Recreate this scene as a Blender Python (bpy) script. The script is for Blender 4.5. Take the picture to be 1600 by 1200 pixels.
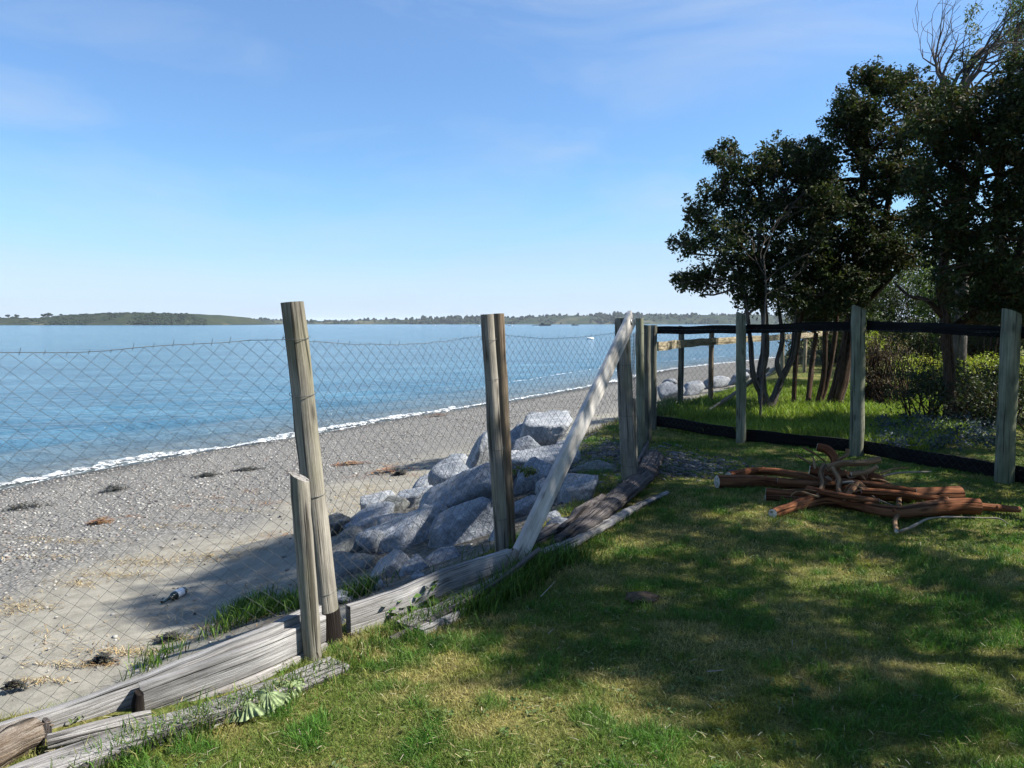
import bpy, bmesh, math, random
import numpy as np
from mathutils import Vector, Matrix, noise

for o in list(bpy.data.objects):
    bpy.data.objects.remove(o, do_unlink=True)
scene = bpy.context.scene
COL = scene.collection
R = math.radians
rng = np.random.default_rng(11)
random.seed(11)

# ------------------------------------------------------------------ camera
CAM_H = 1.55
F = 1200.0                                   # focal length in pixels of a 1600 wide picture
PITCH = math.atan(95.0 / F)
cam_d = bpy.data.cameras.new('camera')
cam = bpy.data.objects.new('camera', cam_d)
COL.objects.link(cam)
cam.location = (0, 0, CAM_H)
cam.rotation_euler = (math.pi / 2 - PITCH, 0, 0)
cam_d.sensor_width = 36.0
cam_d.lens = 36.0 * F / 1600.0
cam_d.clip_start = 0.05
cam_d.clip_end = 30000
scene.camera = cam

# ------------------------------------------------------------------ light
SUN_EL, SUN_AZ = R(45.0), R(92.0)
world = bpy.data.worlds.new('World')
scene.world = world
world.use_nodes = True
wn = world.node_tree
wn.nodes.clear()
w_out = wn.nodes.new('ShaderNodeOutputWorld')
w_bg = wn.nodes.new('ShaderNodeBackground')
w_bg.inputs['Strength'].default_value = 0.103
sky = wn.nodes.new('ShaderNodeTexSky')
sky.sky_type = 'NISHITA'
sky.sun_disc = False
sky.sun_elevation = SUN_EL
sky.sun_rotation = SUN_AZ
sky.altitude = 0
sky.air_density = 1.0
sky.dust_density = 0.25
sky.ozone_density = 1.6
# thin cirrus and a low pale bank over the far shore, laid on the sky by direction
tc = wn.nodes.new('ShaderNodeTexCoord')
mp = wn.nodes.new('ShaderNodeMapping')
mp.inputs['Scale'].default_value = (1.5, 1.0, 5.5)
mp.inputs['Rotation'].default_value = (0.0, R(-9), R(20))
nz = wn.nodes.new('ShaderNodeTexNoise')
nz.inputs['Scale'].default_value = 1.6
nz.inputs['Detail'].default_value = 7
nz.inputs['Roughness'].default_value = 0.55
nz.inputs['Distortion'].default_value = 0.6
rp = wn.nodes.new('ShaderNodeValToRGB')
rp.color_ramp.elements[0].position = 0.48
rp.color_ramp.elements[0].color = (0, 0, 0, 1)
rp.color_ramp.elements[1].position = 0.80
rp.color_ramp.elements[1].color = (0.5, 0.5, 0.5, 1)
sep = wn.nodes.new('ShaderNodeSeparateXYZ')
mp2 = wn.nodes.new('ShaderNodeMapping')
mp2.inputs['Scale'].default_value = (2.2, 2.2, 26.0)
nz2 = wn.nodes.new('ShaderNodeTexNoise')
nz2.inputs['Scale'].default_value = 2.3
nz2.inputs['Detail'].default_value = 6
rp2 = wn.nodes.new('ShaderNodeValToRGB')
rp2.color_ramp.elements[0].position = 0.40
rp2.color_ramp.elements[0].color = (0, 0, 0, 1)
rp2.color_ramp.elements[1].position = 0.66
rp2.color_ramp.elements[1].color = (0.7, 0.7, 0.7, 1)
low = wn.nodes.new('ShaderNodeMapRange')
low.interpolation_type = 'SMOOTHSTEP'
low.inputs['From Min'].default_value = 0.065
low.inputs['From Max'].default_value = 0.012
low.inputs['To Min'].default_value = 0.0
low.inputs['To Max'].default_value = 1.0
mul = wn.nodes.new('ShaderNodeMath'); mul.operation = 'MULTIPLY'
mx = wn.nodes.new('ShaderNodeMath'); mx.operation = 'MAXIMUM'
mixc = wn.nodes.new('ShaderNodeMixRGB')
mixc.inputs['Color2'].default_value = (2.5, 2.95, 3.5, 1)
L = wn.links.new
L(tc.outputs['Generated'], mp.inputs['Vector']); L(mp.outputs['Vector'], nz.inputs['Vector'])
L(nz.outputs['Fac'], rp.inputs['Fac'])
L(tc.outputs['Generated'], mp2.inputs['Vector']); L(mp2.outputs['Vector'], nz2.inputs['Vector'])
L(nz2.outputs['Fac'], rp2.inputs['Fac'])
L(tc.outputs['Generated'], sep.inputs['Vector']); L(sep.outputs['Z'], low.inputs['Value'])
L(rp2.outputs['Color'], mul.inputs[0]); L(low.outputs['Result'], mul.inputs[1])
L(rp.outputs['Color'], mx.inputs[0]); L(mul.outputs['Value'], mx.inputs[1])
L(mx.outputs['Value'], mixc.inputs['Fac'])
# sea air: deeper blue overhead, pale toward the horizon all the way round
tnt = wn.nodes.new('ShaderNodeMixRGB'); tnt.blend_type = 'MULTIPLY'
tnt.inputs['Fac'].default_value = 1.0
tnt.inputs['Color2'].default_value = (0.80, 0.94, 1.16, 1)
hz = wn.nodes.new('ShaderNodeMapRange'); hz.interpolation_type = 'SMOOTHSTEP'
hz.inputs['From Min'].default_value = 0.22
hz.inputs['From Max'].default_value = -0.03
hz.inputs['To Max'].default_value = 0.85
mxh = wn.nodes.new('ShaderNodeMixRGB')
mxh.inputs['Color2'].default_value = (2.05, 2.75, 3.55, 1)
L(sep.outputs['Z'], hz.inputs['Value'])
L(sky.outputs['Color'], tnt.inputs['Color1'])
L(tnt.outputs['Color'], mxh.inputs['Color1'])
L(hz.outputs['Result'], mxh.inputs['Fac'])
grd = wn.nodes.new('ShaderNodeValToRGB')
el_ = grd.color_ramp.elements
el_[0].position = 0.0; el_[0].color = (.94, .94, .98, 1)
el_[1].position = 1.0; el_[1].color = (.72, .74, .70, 1)
for p_, c_ in ((.046, (.86, .86, .9)), (.087, (.69, .76, .78)), (.144, (.57, .69, .69)), (.208, (.56, .65, .65)), (.284, (.60, .67, .67)), (.40, (.70, .73, .70))):
    q_ = el_.new(p_); q_.color = (*c_, 1)
dpn = wn.nodes.new('ShaderNodeMixRGB'); dpn.blend_type = 'MULTIPLY'; dpn.inputs['Fac'].default_value = 1.0
L(sep.outputs['Z'], grd.inputs['Fac'])
L(mxh.outputs['Color'], dpn.inputs['Color1']); L(grd.outputs['Color'], dpn.inputs['Color2'])
L(dpn.outputs['Color'], mixc.inputs['Color1'])
L(mixc.outputs['Color'], w_bg.inputs['Color'])
L(w_bg.outputs['Background'], w_out.inputs['Surface'])

SUN_DIR = Vector((math.sin(SUN_AZ) * math.cos(SUN_EL), math.cos(SUN_AZ) * math.cos(SUN_EL), math.sin(SUN_EL)))
sun_d = bpy.data.lights.new('sun', 'SUN')
sun_d.energy = 5.0
sun_d.angle = R(0.5)
sun_d.color = (1.0, 0.95, 0.86)
sun = bpy.data.objects.new('sun', sun_d)
COL.objects.link(sun)
sun.location = SUN_DIR * 60
sun.rotation_euler = SUN_DIR.to_track_quat('Z', 'Y').to_euler()

scene.render.engine = 'CYCLES'
scene.view_settings.view_transform = 'Standard'
scene.view_settings.look = 'None'
scene.view_settings.exposure = 1.3
scene.view_settings.gamma = 1.0
scene.view_settings.use_curve_mapping = False

# ------------------------------------------------------------------ geometry helpers
def ray(px, py):
    f = Vector((0, math.cos(PITCH), -math.sin(PITCH)))
    u = Vector((0, math.sin(PITCH), math.cos(PITCH)))
    return Vector((px - 800.0, 0, 0)) + u * (600.0 - py) + f * F

def at(px, py, z=0.0):
    """the place on the level z seen at that spot of the photograph"""
    d = ray(px, py)
    t = (z - CAM_H) / d.z
    return Vector((d.x * t, d.y * t, z))

def at_y(px, py, Y):
    d = ray(px, py)
    t = Y / d.y
    return Vector((d.x * t, Y, CAM_H + d.z * t))

# shoreline x and lawn edge x as functions of y
SY = np.array([-4000., -60, -12, 5, 15.9, 19.4, 23.1, 28.2, 31.6, 41, 56.7, 66, 81, 105, 180, 400, 5000])
SX = np.array([-2000., -46, -23.5, -15.6, -10.6, -8.9, -6.5, -3.75, -1.3, 4.1, 11.6, 18.5, 30, 47, 92, 215, 2600])
EY = np.array([-4000., -60, -16, -1.4, 1.55, 2.93, 3.58, 4.3, 5.2, 6.1, 7.0, 8.2, 9.5, 11.4, 15, 21, 30, 45, 60, 81, 105, 180, 400, 5000])
EX = np.array([-1985., -33, -30, -8, -4.05, -2.05, -1.08, -.66, -.16, .30, .62, .66, .74, 1.35, 3.2, 6.9, 10.5, 18, 27, 44, 62, 106, 229, 2614])
WATER_Z = -1.9

def shore_s(x, y):
    return (x - np.interp(y, SY, SX)) * 0.9

def edge_e(x, y):
    """seaward distance from the lawn edge"""
    return (np.interp(y, EY, EX) - x) * 0.85

def wob(x, y):
    return (0.018 * np.sin(x * 1.9 + 0.7 * y) + 0.014 * np.sin(y * 2.3 - x * 0.9 + 1.0)
            + 0.01 * np.sin(3.1 * x + 2.2 * y + 2.0))

def ground_z(x, y):
    x = np.asarray(x, float); y = np.asarray(y, float)
    s = shore_s(x, y); e = edge_e(x, y)
    beach = WATER_Z + np.where(s > 0, 0.0857 * s + 0.10 * (1 - np.exp(-np.maximum(s, 0) / 1.2)), 0.14 * s)
    beach = np.minimum(beach, -0.62)
    beach = np.maximum(beach, -7.0)
    beach = beach + 0.5 * wob(x * 1.3, y * 1.1)
    steep = np.interp(y, [3.4, 4.6, 8.0, 9.0, 12.0], [1.6, 0.42, 0.26, 0.5, 0.6])
    bank = -0.02 - np.maximum(e, 0) * steep
    out = np.maximum(beach, bank)
    rise = np.interp(y, [17, 40], [0.0, 1.2])
    lawn = wob(x, y) * 0.8 + rise + .011 * np.sin(7.3 * x + 2.1 * np.sin(3.1 * y)) * np.sin(6.1 * y + 1.7 * np.sin(2.7 * x))
    k = np.clip(-e / 0.35, 0, 1)
    inn = -0.02 + (lawn + 0.02) * k
    return np.where(e > 0, out, inn)

def gz(x, y):
    return float(ground_z(x, y))

def at_ground(px, py):
    d = ray(px, py)
    t0 = 1.6 / d.y
    for i in range(6000):
        t = t0 + i * 0.012 / d.y * (1 + i * 0.0015)
        p = Vector((0, 0, CAM_H)) + d * t
        if p.z < gz(p.x, p.y):
            return Vector((p.x, p.y, gz(p.x, p.y)))
    return p

def fz(x, y, z, sc, seed=0.0, octv=4):
    return noise.fractal(Vector((x * sc + seed, y * sc - seed * 1.7, z * sc + seed * 0.6)), 1.0, 2.0, octv)

class MB:
    """collects shapes and links them as ONE mesh object"""
    def __init__(self):
        self.v = []; self.f = []; self.s = []; self.w = []; self.m = []
    def add(self, vs, fs, smooth=True, wc=None, mi=0):
        o = len(self.v)
        self.v += [tuple(p) for p in vs]
        self.f += [tuple(i + o for i in q) for q in fs]
        self.s += [smooth] * len(fs)
        self.m += [mi] * len(fs)
        self.w += [tuple(c) for c in (wc if wc is not None else vs)]
        return self
    def build(self, name, mats, parent=None, origin=None):
        org = Vector(origin) if origin is not None else Vector((0, 0, 0))
        me = bpy.data.meshes.new(name)
        me.from_pydata([tuple(Vector(p) - org) for p in self.v], [], self.f)
        me.polygons.foreach_set('use_smooth', self.s)
        if not isinstance(mats, (list, tuple)):
            mats = [mats]
        for m in mats:
            me.materials.append(m)
        me.polygons.foreach_set('material_index', self.m)
        a = me.attributes.new('wcoord', 'FLOAT_VECTOR', 'POINT')
        a.data.foreach_set('vector', np.array(self.w, 'f').ravel())
        me.update()
        o = bpy.data.objects.new(name, me)
        COL.objects.link(o)
        o.location = org
        if parent is not None:
            o.parent = parent
            o.location = org - Vector(parent.location)
        return o

def np_obj(name, verts, faces, mat, parent=None, colors=None, smooth=False, floats=None, origin=None):
    """fast mesh from arrays; faces is (n,3) or (n,4)"""
    verts = np.asarray(verts, 'f'); faces = np.asarray(faces, 'i')
    org = np.array(origin if origin is not None else (0, 0, 0), 'f')
    me = bpy.data.meshes.new(name)
    k = faces.shape[1]
    me.vertices.add(len(verts)); me.loops.add(faces.size); me.polygons.add(len(faces))
    me.vertices.foreach_set('co', (verts - org).ravel())
    me.loops.foreach_set('vertex_index', faces.ravel())
    me.polygons.foreach_set('loop_start', np.arange(0, faces.size, k, dtype='i'))
    try:
        me.polygons.foreach_set('loop_total', np.full(len(faces), k, 'i'))
    except Exception:
        pass
    me.polygons.foreach_set('use_smooth', np.full(len(faces), smooth))
    me.materials.append(mat)
    if colors is not None:
        a = me.color_attributes.new('tint', 'FLOAT_COLOR', 'POINT')
        c = np.ones((len(verts), 4), 'f'); c[:, :3] = colors
        a.data.foreach_set('color', c.ravel())
    if floats:
        for n_, arr in floats.items():
            a = me.attributes.new(n_, 'FLOAT', 'POINT')
            a.data.foreach_set('value', np.asarray(arr, 'f'))
    me.update(calc_edges=True)
    me.validate()
    o = bpy.data.objects.new(name, me)
    COL.objects.link(o)
    o.location = Vector(org.tolist())
    if parent is not None:
        o.parent = parent
        o.location = Vector(org.tolist()) - Vector(parent.location)
    return o

def tag(o, label=None, cat=None, group=None, kind=None):
    if label: o['label'] = label
    if cat: o['category'] = cat
    if group: o['group'] = group
    if kind: o['kind'] = kind
    return o

def thing(name, label, cat, loc, group=None):
    o = bpy.data.objects.new(name, None)
    COL.objects.link(o)
    o.location = loc
    o.empty_display_size = 0.1
    return tag(o, label, cat, group)

def smooth_path(pts, n):
    """Catmull-Rom through the points"""
    P = [Vector(p) for p in pts]
    if len(P) == 2:
        return [P[0].lerp(P[1], i / (n - 1)) for i in range(n)]
    out = []
    m = len(P) - 1
    for i in range(n):
        t = i / (n - 1) * m
        k = min(int(t), m - 1); u = t - k
        p0 = P[max(k - 1, 0)]; p1 = P[k]; p2 = P[k + 1]; p3 = P[min(k + 2, m)]
        out.append(0.5 * ((2 * p1) + (p2 - p0) * u + (2 * p0 - 5 * p1 + 4 * p2 - p3) * u * u
                          + (3 * p1 - p0 - 3 * p2 + p3) * u ** 3))
    return out

def sweep(mb, path, radii, nseg=8, prof=None, up=None, rough=0.0, rsc=3.0, seed=0.0, cap=(True, True), mi=0, capmi=None, slant=0.0):
    """a tube (or a section prof of (a,b) points along side/up) swept along the path"""
    P = [Vector(p) for p in path]
    n = len(P)
    if not hasattr(radii, '__len__'):
        radii = [radii] * n
    if prof is None:
        prof = [(math.cos(2 * math.pi * k / nseg), math.sin(2 * math.pi * k / nseg)) for k in range(nseg)]
    ns = len(prof)
    vs, wc = [], []
    L_ = 0.0
    prev = None
    for i in range(n):
        d = (P[min(i + 1, n - 1)] - P[max(i - 1, 0)])
        if d.length < 1e-9: d = Vector((0, 0, 1))
        d.normalize()
        if up is not None:
            side = d.cross(Vector(up)).normalized(); upv = side.cross(d).normalized()
        elif prev is None:
            h = Vector((0, 1, 0)) if abs(d.y) < 0.9 else Vector((1, 0, 0))
            side = d.cross(h).normalized(); upv = side.cross(d).normalized()
        else:
            side = (prev - d * prev.dot(d)).normalized(); upv = side.cross(d).normalized()
        prev = side
        if i: L_ += (P[i] - P[i - 1]).length
        for (a, b) in prof:
            k = 1.0
            if rough:
                q = P[i] + side * a * radii[i] + upv * b * radii[i]
                k = 1 + rough * fz(q.x, q.y, q.z, rsc, seed, 3)
            off = side * (a * radii[i] * k) + upv * (b * radii[i] * k)
            p = P[i] + off
            if slant and i == n - 1:
                p = p + d * (a * radii[i] * slant)
            vs.append(p)
            wc.append((L_ + seed, a * radii[i], b * radii[i]))
    fs = []
    for i in range(n - 1):
        for k in range(ns):
            a = i * ns + k; b = i * ns + (k + 1) % ns
            fs.append((a, b, b + ns, a + ns))
    mb.add(vs, fs, True, wc, mi)
    for e_, flag in ((0, cap[0]), (n - 1, cap[1])):
        if not flag: continue
        ring = vs[e_ * ns:(e_ + 1) * ns]
        c = sum(ring, Vector()) / ns
        fs = [((k + 1) % ns, k, ns) if e_ == 0 else (k, (k + 1) % ns, ns) for k in range(ns)]
        mb.add(ring + [c], fs, False, wc[e_ * ns:(e_ + 1) * ns] + [(L_ * (e_ > 0) + seed, 0, 0)], capmi if capmi is not None else mi)
    return mb

def rect_prof(w, h, c=0.12):
    """a rounded rectangle section, w wide and h high (half sizes inside)"""
    a, b = w / 2, h / 2
    r = min(a, b) * 2 * c
    q = []
    for sx, sy in ((1, 1), (-1, 1), (-1, -1), (1, -1)):
        pts = [(sx * a, sy * (b - r)), (sx * (a - r * .3), sy * (b - r * .3)), (sx * (a - r), sy * b)]
        if sx * sy < 0: pts = pts[::-1]
        q += pts
    # points along the long faces keep the weathering uneven
    out = []
    for i in range(len(q)):
        out.append(q[i])
        p2 = q[(i + 1) % len(q)]
        if math.dist(q[i], p2) > 0.05:
            for t in (0.33, 0.66):
                out.append((q[i][0] + (p2[0] - q[i][0]) * t, q[i][1] + (p2[1] - q[i][1]) * t))
    return out

# ------------------------------------------------------------------ materials
def new_mat(name, rough=0.8, spec=0.3):
    m = bpy.data.materials.new(name)
    m.use_nodes = True
    nt = m.node_tree
    b = nt.nodes['Principled BSDF']
    b.inputs['Roughness'].default_value = rough
    b.inputs['Specular IOR Level'].default_value = spec
    return m, nt, b

def nd(nt, typ, inputs=None, **props):
    n = nt.nodes.new(typ)
    for k, v in props.items(): setattr(n, k, v)
    for k, v in (inputs or {}).items():
        if isinstance(v, bpy.types.NodeSocket): nt.links.new(v, n.inputs[k])
        else: n.inputs[k].default_value = v
    return n

def ramp(nt, fac, stops):
    r = nt.nodes.new('ShaderNodeValToRGB')
    el = r.color_ramp.elements
    while len(el) > 1: el.remove(el[-1])
    el[0].position = stops[0][0]; el[0].color = (*stops[0][1], 1)
    for p, c in stops[1:]:
        e = el.new(p); e.color = (*c, 1)
    nt.links.new(fac, r.inputs['Fac'])
    return r.outputs['Color']

def g(v): return (v, v, v)

def mixrgb(nt, fac, a, b, mode='MIX'):
    n = nt.nodes.new('ShaderNodeMixRGB'); n.blend_type = mode
    for k, v in (('Fac', fac), ('Color1', a), ('Color2', b)):
        if isinstance(v, bpy.types.NodeSocket): nt.links.new(v, n.inputs[k])
        else: n.inputs[k].default_value = v if k == 'Fac' else (*v, 1)
    return n.outputs['Color']

def bump(nt, b, h, strength=0.5, dist=0.01, prev=None):
    n = nd(nt, 'ShaderNodeBump', {'Strength': strength, 'Distance': dist, 'Height': h})
    if prev is not None: nt.links.new(prev, n.inputs['Normal'])
    nt.links.new(n.outputs['Normal'], b.inputs['Normal'])
    return n.outputs['Normal']

def wood_mat(name, c_dark, c_mid, c_light, rough=0.85, grain=26.0, stain=None, bumpd=0.004, stain_amt=0.6, crack=.8):
    m, nt, b = new_mat(name, rough, 0.08)
    at_ = nd(nt, 'ShaderNodeAttribute', attribute_name='wcoord')
    mp_ = nd(nt, 'ShaderNodeMapping', {'Vector': at_.outputs['Vector'], 'Scale': (2.2, grain * 3.0, grain * 3.0)})
    n1 = nd(nt, 'ShaderNodeTexNoise', {'Vector': mp_.outputs['Vector'], 'Scale': 1.5, 'Detail': 6.0, 'Roughness': 0.65})
    mp3 = nd(nt, 'ShaderNodeMapping', {'Vector': at_.outputs['Vector'], 'Scale': (1.0, 3.0, 3.0)})
    n2 = nd(nt, 'ShaderNodeTexNoise', {'Vector': mp3.outputs['Vector'], 'Scale': 3.2, 'Detail': 5.0, 'Roughness': 0.6})
    c1 = ramp(nt, n1.outputs['Fac'], [(0.28, c_dark), (0.5, c_mid), (0.72, c_light)])
    c2 = ramp(nt, n2.outputs['Fac'], [(0.3, g(0.55)), (0.55, g(1.0)), (0.75, g(1.25))])
    c = mixrgb(nt, 1.0, c1, c2, 'MULTIPLY')
    if stain:
        n3 = nd(nt, 'ShaderNodeTexNoise', {'Vector': mp3.outputs['Vector'], 'Scale': 1.3, 'Detail': 4.0})
        f = ramp(nt, n3.outputs['Fac'], [(0.5, g(0.0)), (0.68, g(stain_amt))])
        c = mixrgb(nt, f, c, stain)
    # drying cracks along the grain
    mp4 = nd(nt, 'ShaderNodeMapping', {'Vector': at_.outputs['Vector'], 'Scale': (0.9, 34.0, 34.0)})
    v = nd(nt, 'ShaderNodeTexNoise', {'Vector': mp4.outputs['Vector'], 'Scale': 1.1, 'Detail': 2.0})
    cr = ramp(nt, v.outputs['Fac'], [(0.37, g(0.2)), (0.43, g(1.0))])
    c = mixrgb(nt, crack, c, cr, 'MULTIPLY')
    mp5 = nd(nt, 'ShaderNodeMapping', {'Vector': at_.outputs['Vector'], 'Scale': (3.2, 11.0, 11.0)})
    kv = nd(nt, 'ShaderNodeTexVoronoi', {'Vector': mp5.outputs['Vector'], 'Scale': 1.0, 'Randomness': 1.0})
    kn = ramp(nt, kv.outputs['Distance'], [(.07, g(.3)), (.15, g(.75)), (.22, g(1.0))])
    c = mixrgb(nt, .8, c, kn, 'MULTIPLY')
    nt.links.new(c, b.inputs['Base Color'])
    h = nd(nt, 'ShaderNodeMath', {0: n1.outputs['Fac'], 1: cr}, operation='ADD')
    bump(nt, b, h.outputs[0], 1.0, bumpd * 1.5)
    return m

M = {}
M['post_grey'] = wood_mat('weathered_post', (.12, .11, .092), (.215, .198, .168), (.31, .288, .25), stain=(.17, .165, .085), stain_amt=.5)
M['post_brown'] = wood_mat('brown_post', (.085, .06, .042), (.165, .125, .088), (.25, .205, .15), stain=(.14, .12, .08))
M['post_green'] = wood_mat('treated_post', (.11, .115, .08), (.175, .18, .13), (.24, .245, .185), grain=14, stain=(.12, .14, .075), stain_amt=.5, bumpd=.002)
M['post_dark'] = wood_mat('shore_post', (.07, .07, .055), (.12, .12, .095), (.18, .17, .14))
M['plank'] = wood_mat('silver_plank', (.12, .115, .11), (.27, .262, .255), (.40, .392, .385), stain=(.09, .082, .078), stain_amt=.7, bumpd=.006, crack=.55)
M['plank_dark'] = wood_mat('grey_plank', (.045, .04, .038), (.115, .105, .10), (.21, .2, .19), stain=(.1, .085, .075), stain_amt=.75, bumpd=.008)
M['driftwood'] = wood_mat('driftwood', (.035, .03, .028), (.115, .10, .095), (.25, .23, .22), stain=(.045, .038, .035), stain_amt=.75, bumpd=.022)
M['driftpale'] = wood_mat('pale_driftwood', (.15, .14, .132), (.30, .285, .27), (.43, .415, .40), stain=(.14, .125, .11), bumpd=.01)
M['rotten'] = wood_mat('rotten_wood', (.12, .085, .06), (.24, .18, .13), (.40, .36, .31), stain=(.40, .38, .35), stain_amt=.85, bumpd=.02)
M['brace'] = wood_mat('brace_board', (.40, .375, .35), (.50, .475, .44), (.60, .57, .54), grain=12, stain=(.33, .29, .25), stain_amt=.55, bumpd=.0012, crack=.25)
M['yellow_rail'] = wood_mat('new_rail', (.19, .16, .10), (.28, .24, .165), (.36, .32, .24), grain=12)
M['black_rail'] = wood_mat('black_rail', (.006, .006, .006), (.010, .010, .010), (.016, .016, .016), bumpd=.002)
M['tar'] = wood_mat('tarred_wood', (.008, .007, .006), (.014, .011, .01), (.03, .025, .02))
M['bark_red'] = wood_mat('red_bark', (.055, .02, .011), (.155, .058, .026), (.25, .11, .05), grain=10, stain=(.2, .12, .07), stain_amt=.5, bumpd=.006)
M['bark_tan'] = wood_mat('tan_bark', (.10, .055, .028), (.2, .125, .07), (.3, .22, .14), grain=10, stain=(.13, .05, .024), bumpd=.004)
M['twig_pale'] = wood_mat('pale_twig', (.14, .12, .095), (.24, .21, .17), (.33, .30, .25), bumpd=.002)
M['cut_wood'] = wood_mat('cut_wood', (.42, .36, .28), (.58, .52, .43), (.68, .63, .55), grain=8, bumpd=.001)
M['bark_tree'] = wood_mat('tree_bark', (.025, .016, .011), (.06, .036, .023), (.12, .08, .055), grain=7, stain=(.1, .09, .08), stain_amt=.4, bumpd=.012)
M['bark_grey'] = wood_mat('grey_bark', (.05, .042, .037), (.10, .088, .078), (.17, .155, .14), grain=8, bumpd=.008)

def simple_mat(name, c, rough=0.7, spec=0.3, metal=0.0, var=0.0, vs=8.0):
    m, nt, b = new_mat(name, rough, spec)
    b.inputs['Metallic'].default_value = metal
    t = nd(nt, 'ShaderNodeTexCoord')
    n = nd(nt, 'ShaderNodeTexNoise', {'Vector': t.outputs['Object'], 'Scale': vs, 'Detail': 4.0})
    col = ramp(nt, n.outputs['Fac'], [(0.3, tuple(x * (1 - var) for x in c)), (0.7, tuple(min(x * (1 + var), 1) for x in c))])
    nt.links.new(col, b.inputs['Base Color'])
    return m

M['wire'] = simple_mat('galvanised_wire', (.075, .08, .08), .6, .3, 0.2, .25, 30)
M['wire_dark'] = simple_mat('dark_wire', (.05, .055, .055), .6, .3, 0.2, .2, 30)
M['bolt'] = simple_mat('bolt_steel', (.3, .29, .28), .5, .5, .8, .3, 40)

def tint_mat(name, rough=0.65, spec=0.2, transl=0.0, mul=1.0):
    """colour from the per-piece tint, optionally letting some light through"""
    m, nt, b = new_mat(name, rough, spec)
    a = nd(nt, 'ShaderNodeAttribute', attribute_name='tint')
    nt.links.new(a.outputs['Color'], b.inputs['Base Color'])
    if transl:
        out = [n for n in nt.nodes if n.type == 'OUTPUT_MATERIAL'][0]
        t = nd(nt, 'ShaderNodeBsdfTranslucent')
        br = mixrgb(nt, 1.0, a.outputs['Color'], (1.25, 1.35, 0.6), 'MULTIPLY')
        nt.links.new(br, t.inputs['Color'])
        ms = nd(nt, 'ShaderNodeMixShader', {'Fac': transl})
        nt.links.new(b.outputs[0], ms.inputs[1]); nt.links.new(t.outputs[0], ms.inputs[2])
        nt.links.new(ms.outputs[0], out.inputs['Surface'])
    return m

M['grass'] = tint_mat('grass_blade', .6, .25, .25)
M['leaf'] = tint_mat('tree_leaf', .62, .14, .2)
M['weed'] = tint_mat('weed_leaf', .55, .3, .3)
M['litter'] = tint_mat('beach_litter', .9, .1)
M['pebble'] = tint_mat('pebble', .75, .3)

# lawn soil and thatch under the blades
m, nt, b = new_mat('lawn_soil', .95, .1)
t = nd(nt, 'ShaderNodeTexCoord')
n1 = nd(nt, 'ShaderNodeTexNoise', {'Vector': t.outputs['Object'], 'Scale': 2.2, 'Detail': 6.0, 'Roughness': .65})
n2 = nd(nt, 'ShaderNodeTexNoise', {'Vector': t.outputs['Object'], 'Scale': 60.0, 'Detail': 4.0})
c = ramp(nt, n1.outputs['Fac'], [(.3, (.045, .07, .016)), (.48, (.09, .105, .026)), (.6, (.15, .135, .045)), (.75, (.18, .145, .07))])
c = mixrgb(nt, 1.0, c, ramp(nt, n2.outputs['Fac'], [(.3, g(.45)), (.7, g(1.3))]), 'MULTIPLY')
nt.links.new(c, b.inputs['Base Color'])
bump(nt, b, n2.outputs['Fac'], .8, .02)
M['lawn'] = m

# beach: pebbles by the water, sand above, dark earth on the bank
m, nt, b = new_mat('beach_ground', .9, .2)
t = nd(nt, 'ShaderNodeTexCoord')
P_ = t.outputs['Object']
s_ = nd(nt, 'ShaderNodeAttribute', attribute_name='inland')
e_ = nd(nt, 'ShaderNodeAttribute', attribute_name='earth')
nbig = nd(nt, 'ShaderNodeTexNoise', {'Vector': P_, 'Scale': .55, 'Detail': 5.0})
nmid = nd(nt, 'ShaderNodeTexNoise', {'Vector': P_, 'Scale': 5.0, 'Detail': 6.0, 'Roughness': .6})
nfine = nd(nt, 'ShaderNodeTexNoise', {'Vector': P_, 'Scale': 130.0, 'Detail': 3.0})
v1 = nd(nt, 'ShaderNodeTexVoronoi', {'Vector': P_, 'Scale': 24.0, 'Randomness': 1.0})
v2 = nd(nt, 'ShaderNodeTexVoronoi', {'Vector': P_, 'Scale': 52.0, 'Randomness': 1.0})
sv1 = nd(nt, 'ShaderNodeSeparateColor', {'Color': v1.outputs['Color']})
sv2 = nd(nt, 'ShaderNodeSeparateColor', {'Color': v2.outputs['Color']})
pc1 = ramp(nt, sv1.outputs['Red'], [(0, (.10, .097, .09)), (.4, (.175, .17, .158)), (.75, (.24, .23, .21)), (.92, (.31, .30, .275)), (1, (.38, .37, .345))])
pc2 = ramp(nt, sv2.outputs['Red'], [(0, (.10, .097, .092)), (.5, (.185, .178, .165)), (.85, (.25, .24, .22)), (1, (.34, .325, .3))])
pc = mixrgb(nt, .45, pc1, pc2)
gap = ramp(nt, v1.outputs['Distance'], [(0.25, g(1.0)), (.75, g(.5))])
pc = mixrgb(nt, 1.0, pc, gap, 'MULTIPLY')
sc_ = ramp(nt, nmid.outputs['Fac'], [(.25, (.14, .13, .106)), (.5, (.20, .188, .157)), (.75, (.255, .24, .20))])
sc_ = mixrgb(nt, 1.0, sc_, ramp(nt, nfine.outputs['Fac'], [(.3, g(.8)), (.7, g(1.2))]), 'MULTIPLY')
sx_ = nd(nt, 'ShaderNodeMath', {0: nbig.outputs['Fac'], 1: 3.6}, operation='MULTIPLY')
ss_ = nd(nt, 'ShaderNodeMath', {0: s_.outputs['Fac'], 1: sx_.outputs[0]}, operation='ADD')
fs_ = nd(nt, 'ShaderNodeMapRange', {'Value': ss_.outputs[0], 'From Min': 9.9, 'From Max': 10.9})
col = mixrgb(nt, fs_.outputs['Result'], pc, sc_)
wet = nd(nt, 'ShaderNodeMapRange', {'Value': s_.outputs['Fac'], 'From Min': .5, 'From Max': 2.0, 'To Min': .4, 'To Max': 1.0})
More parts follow.
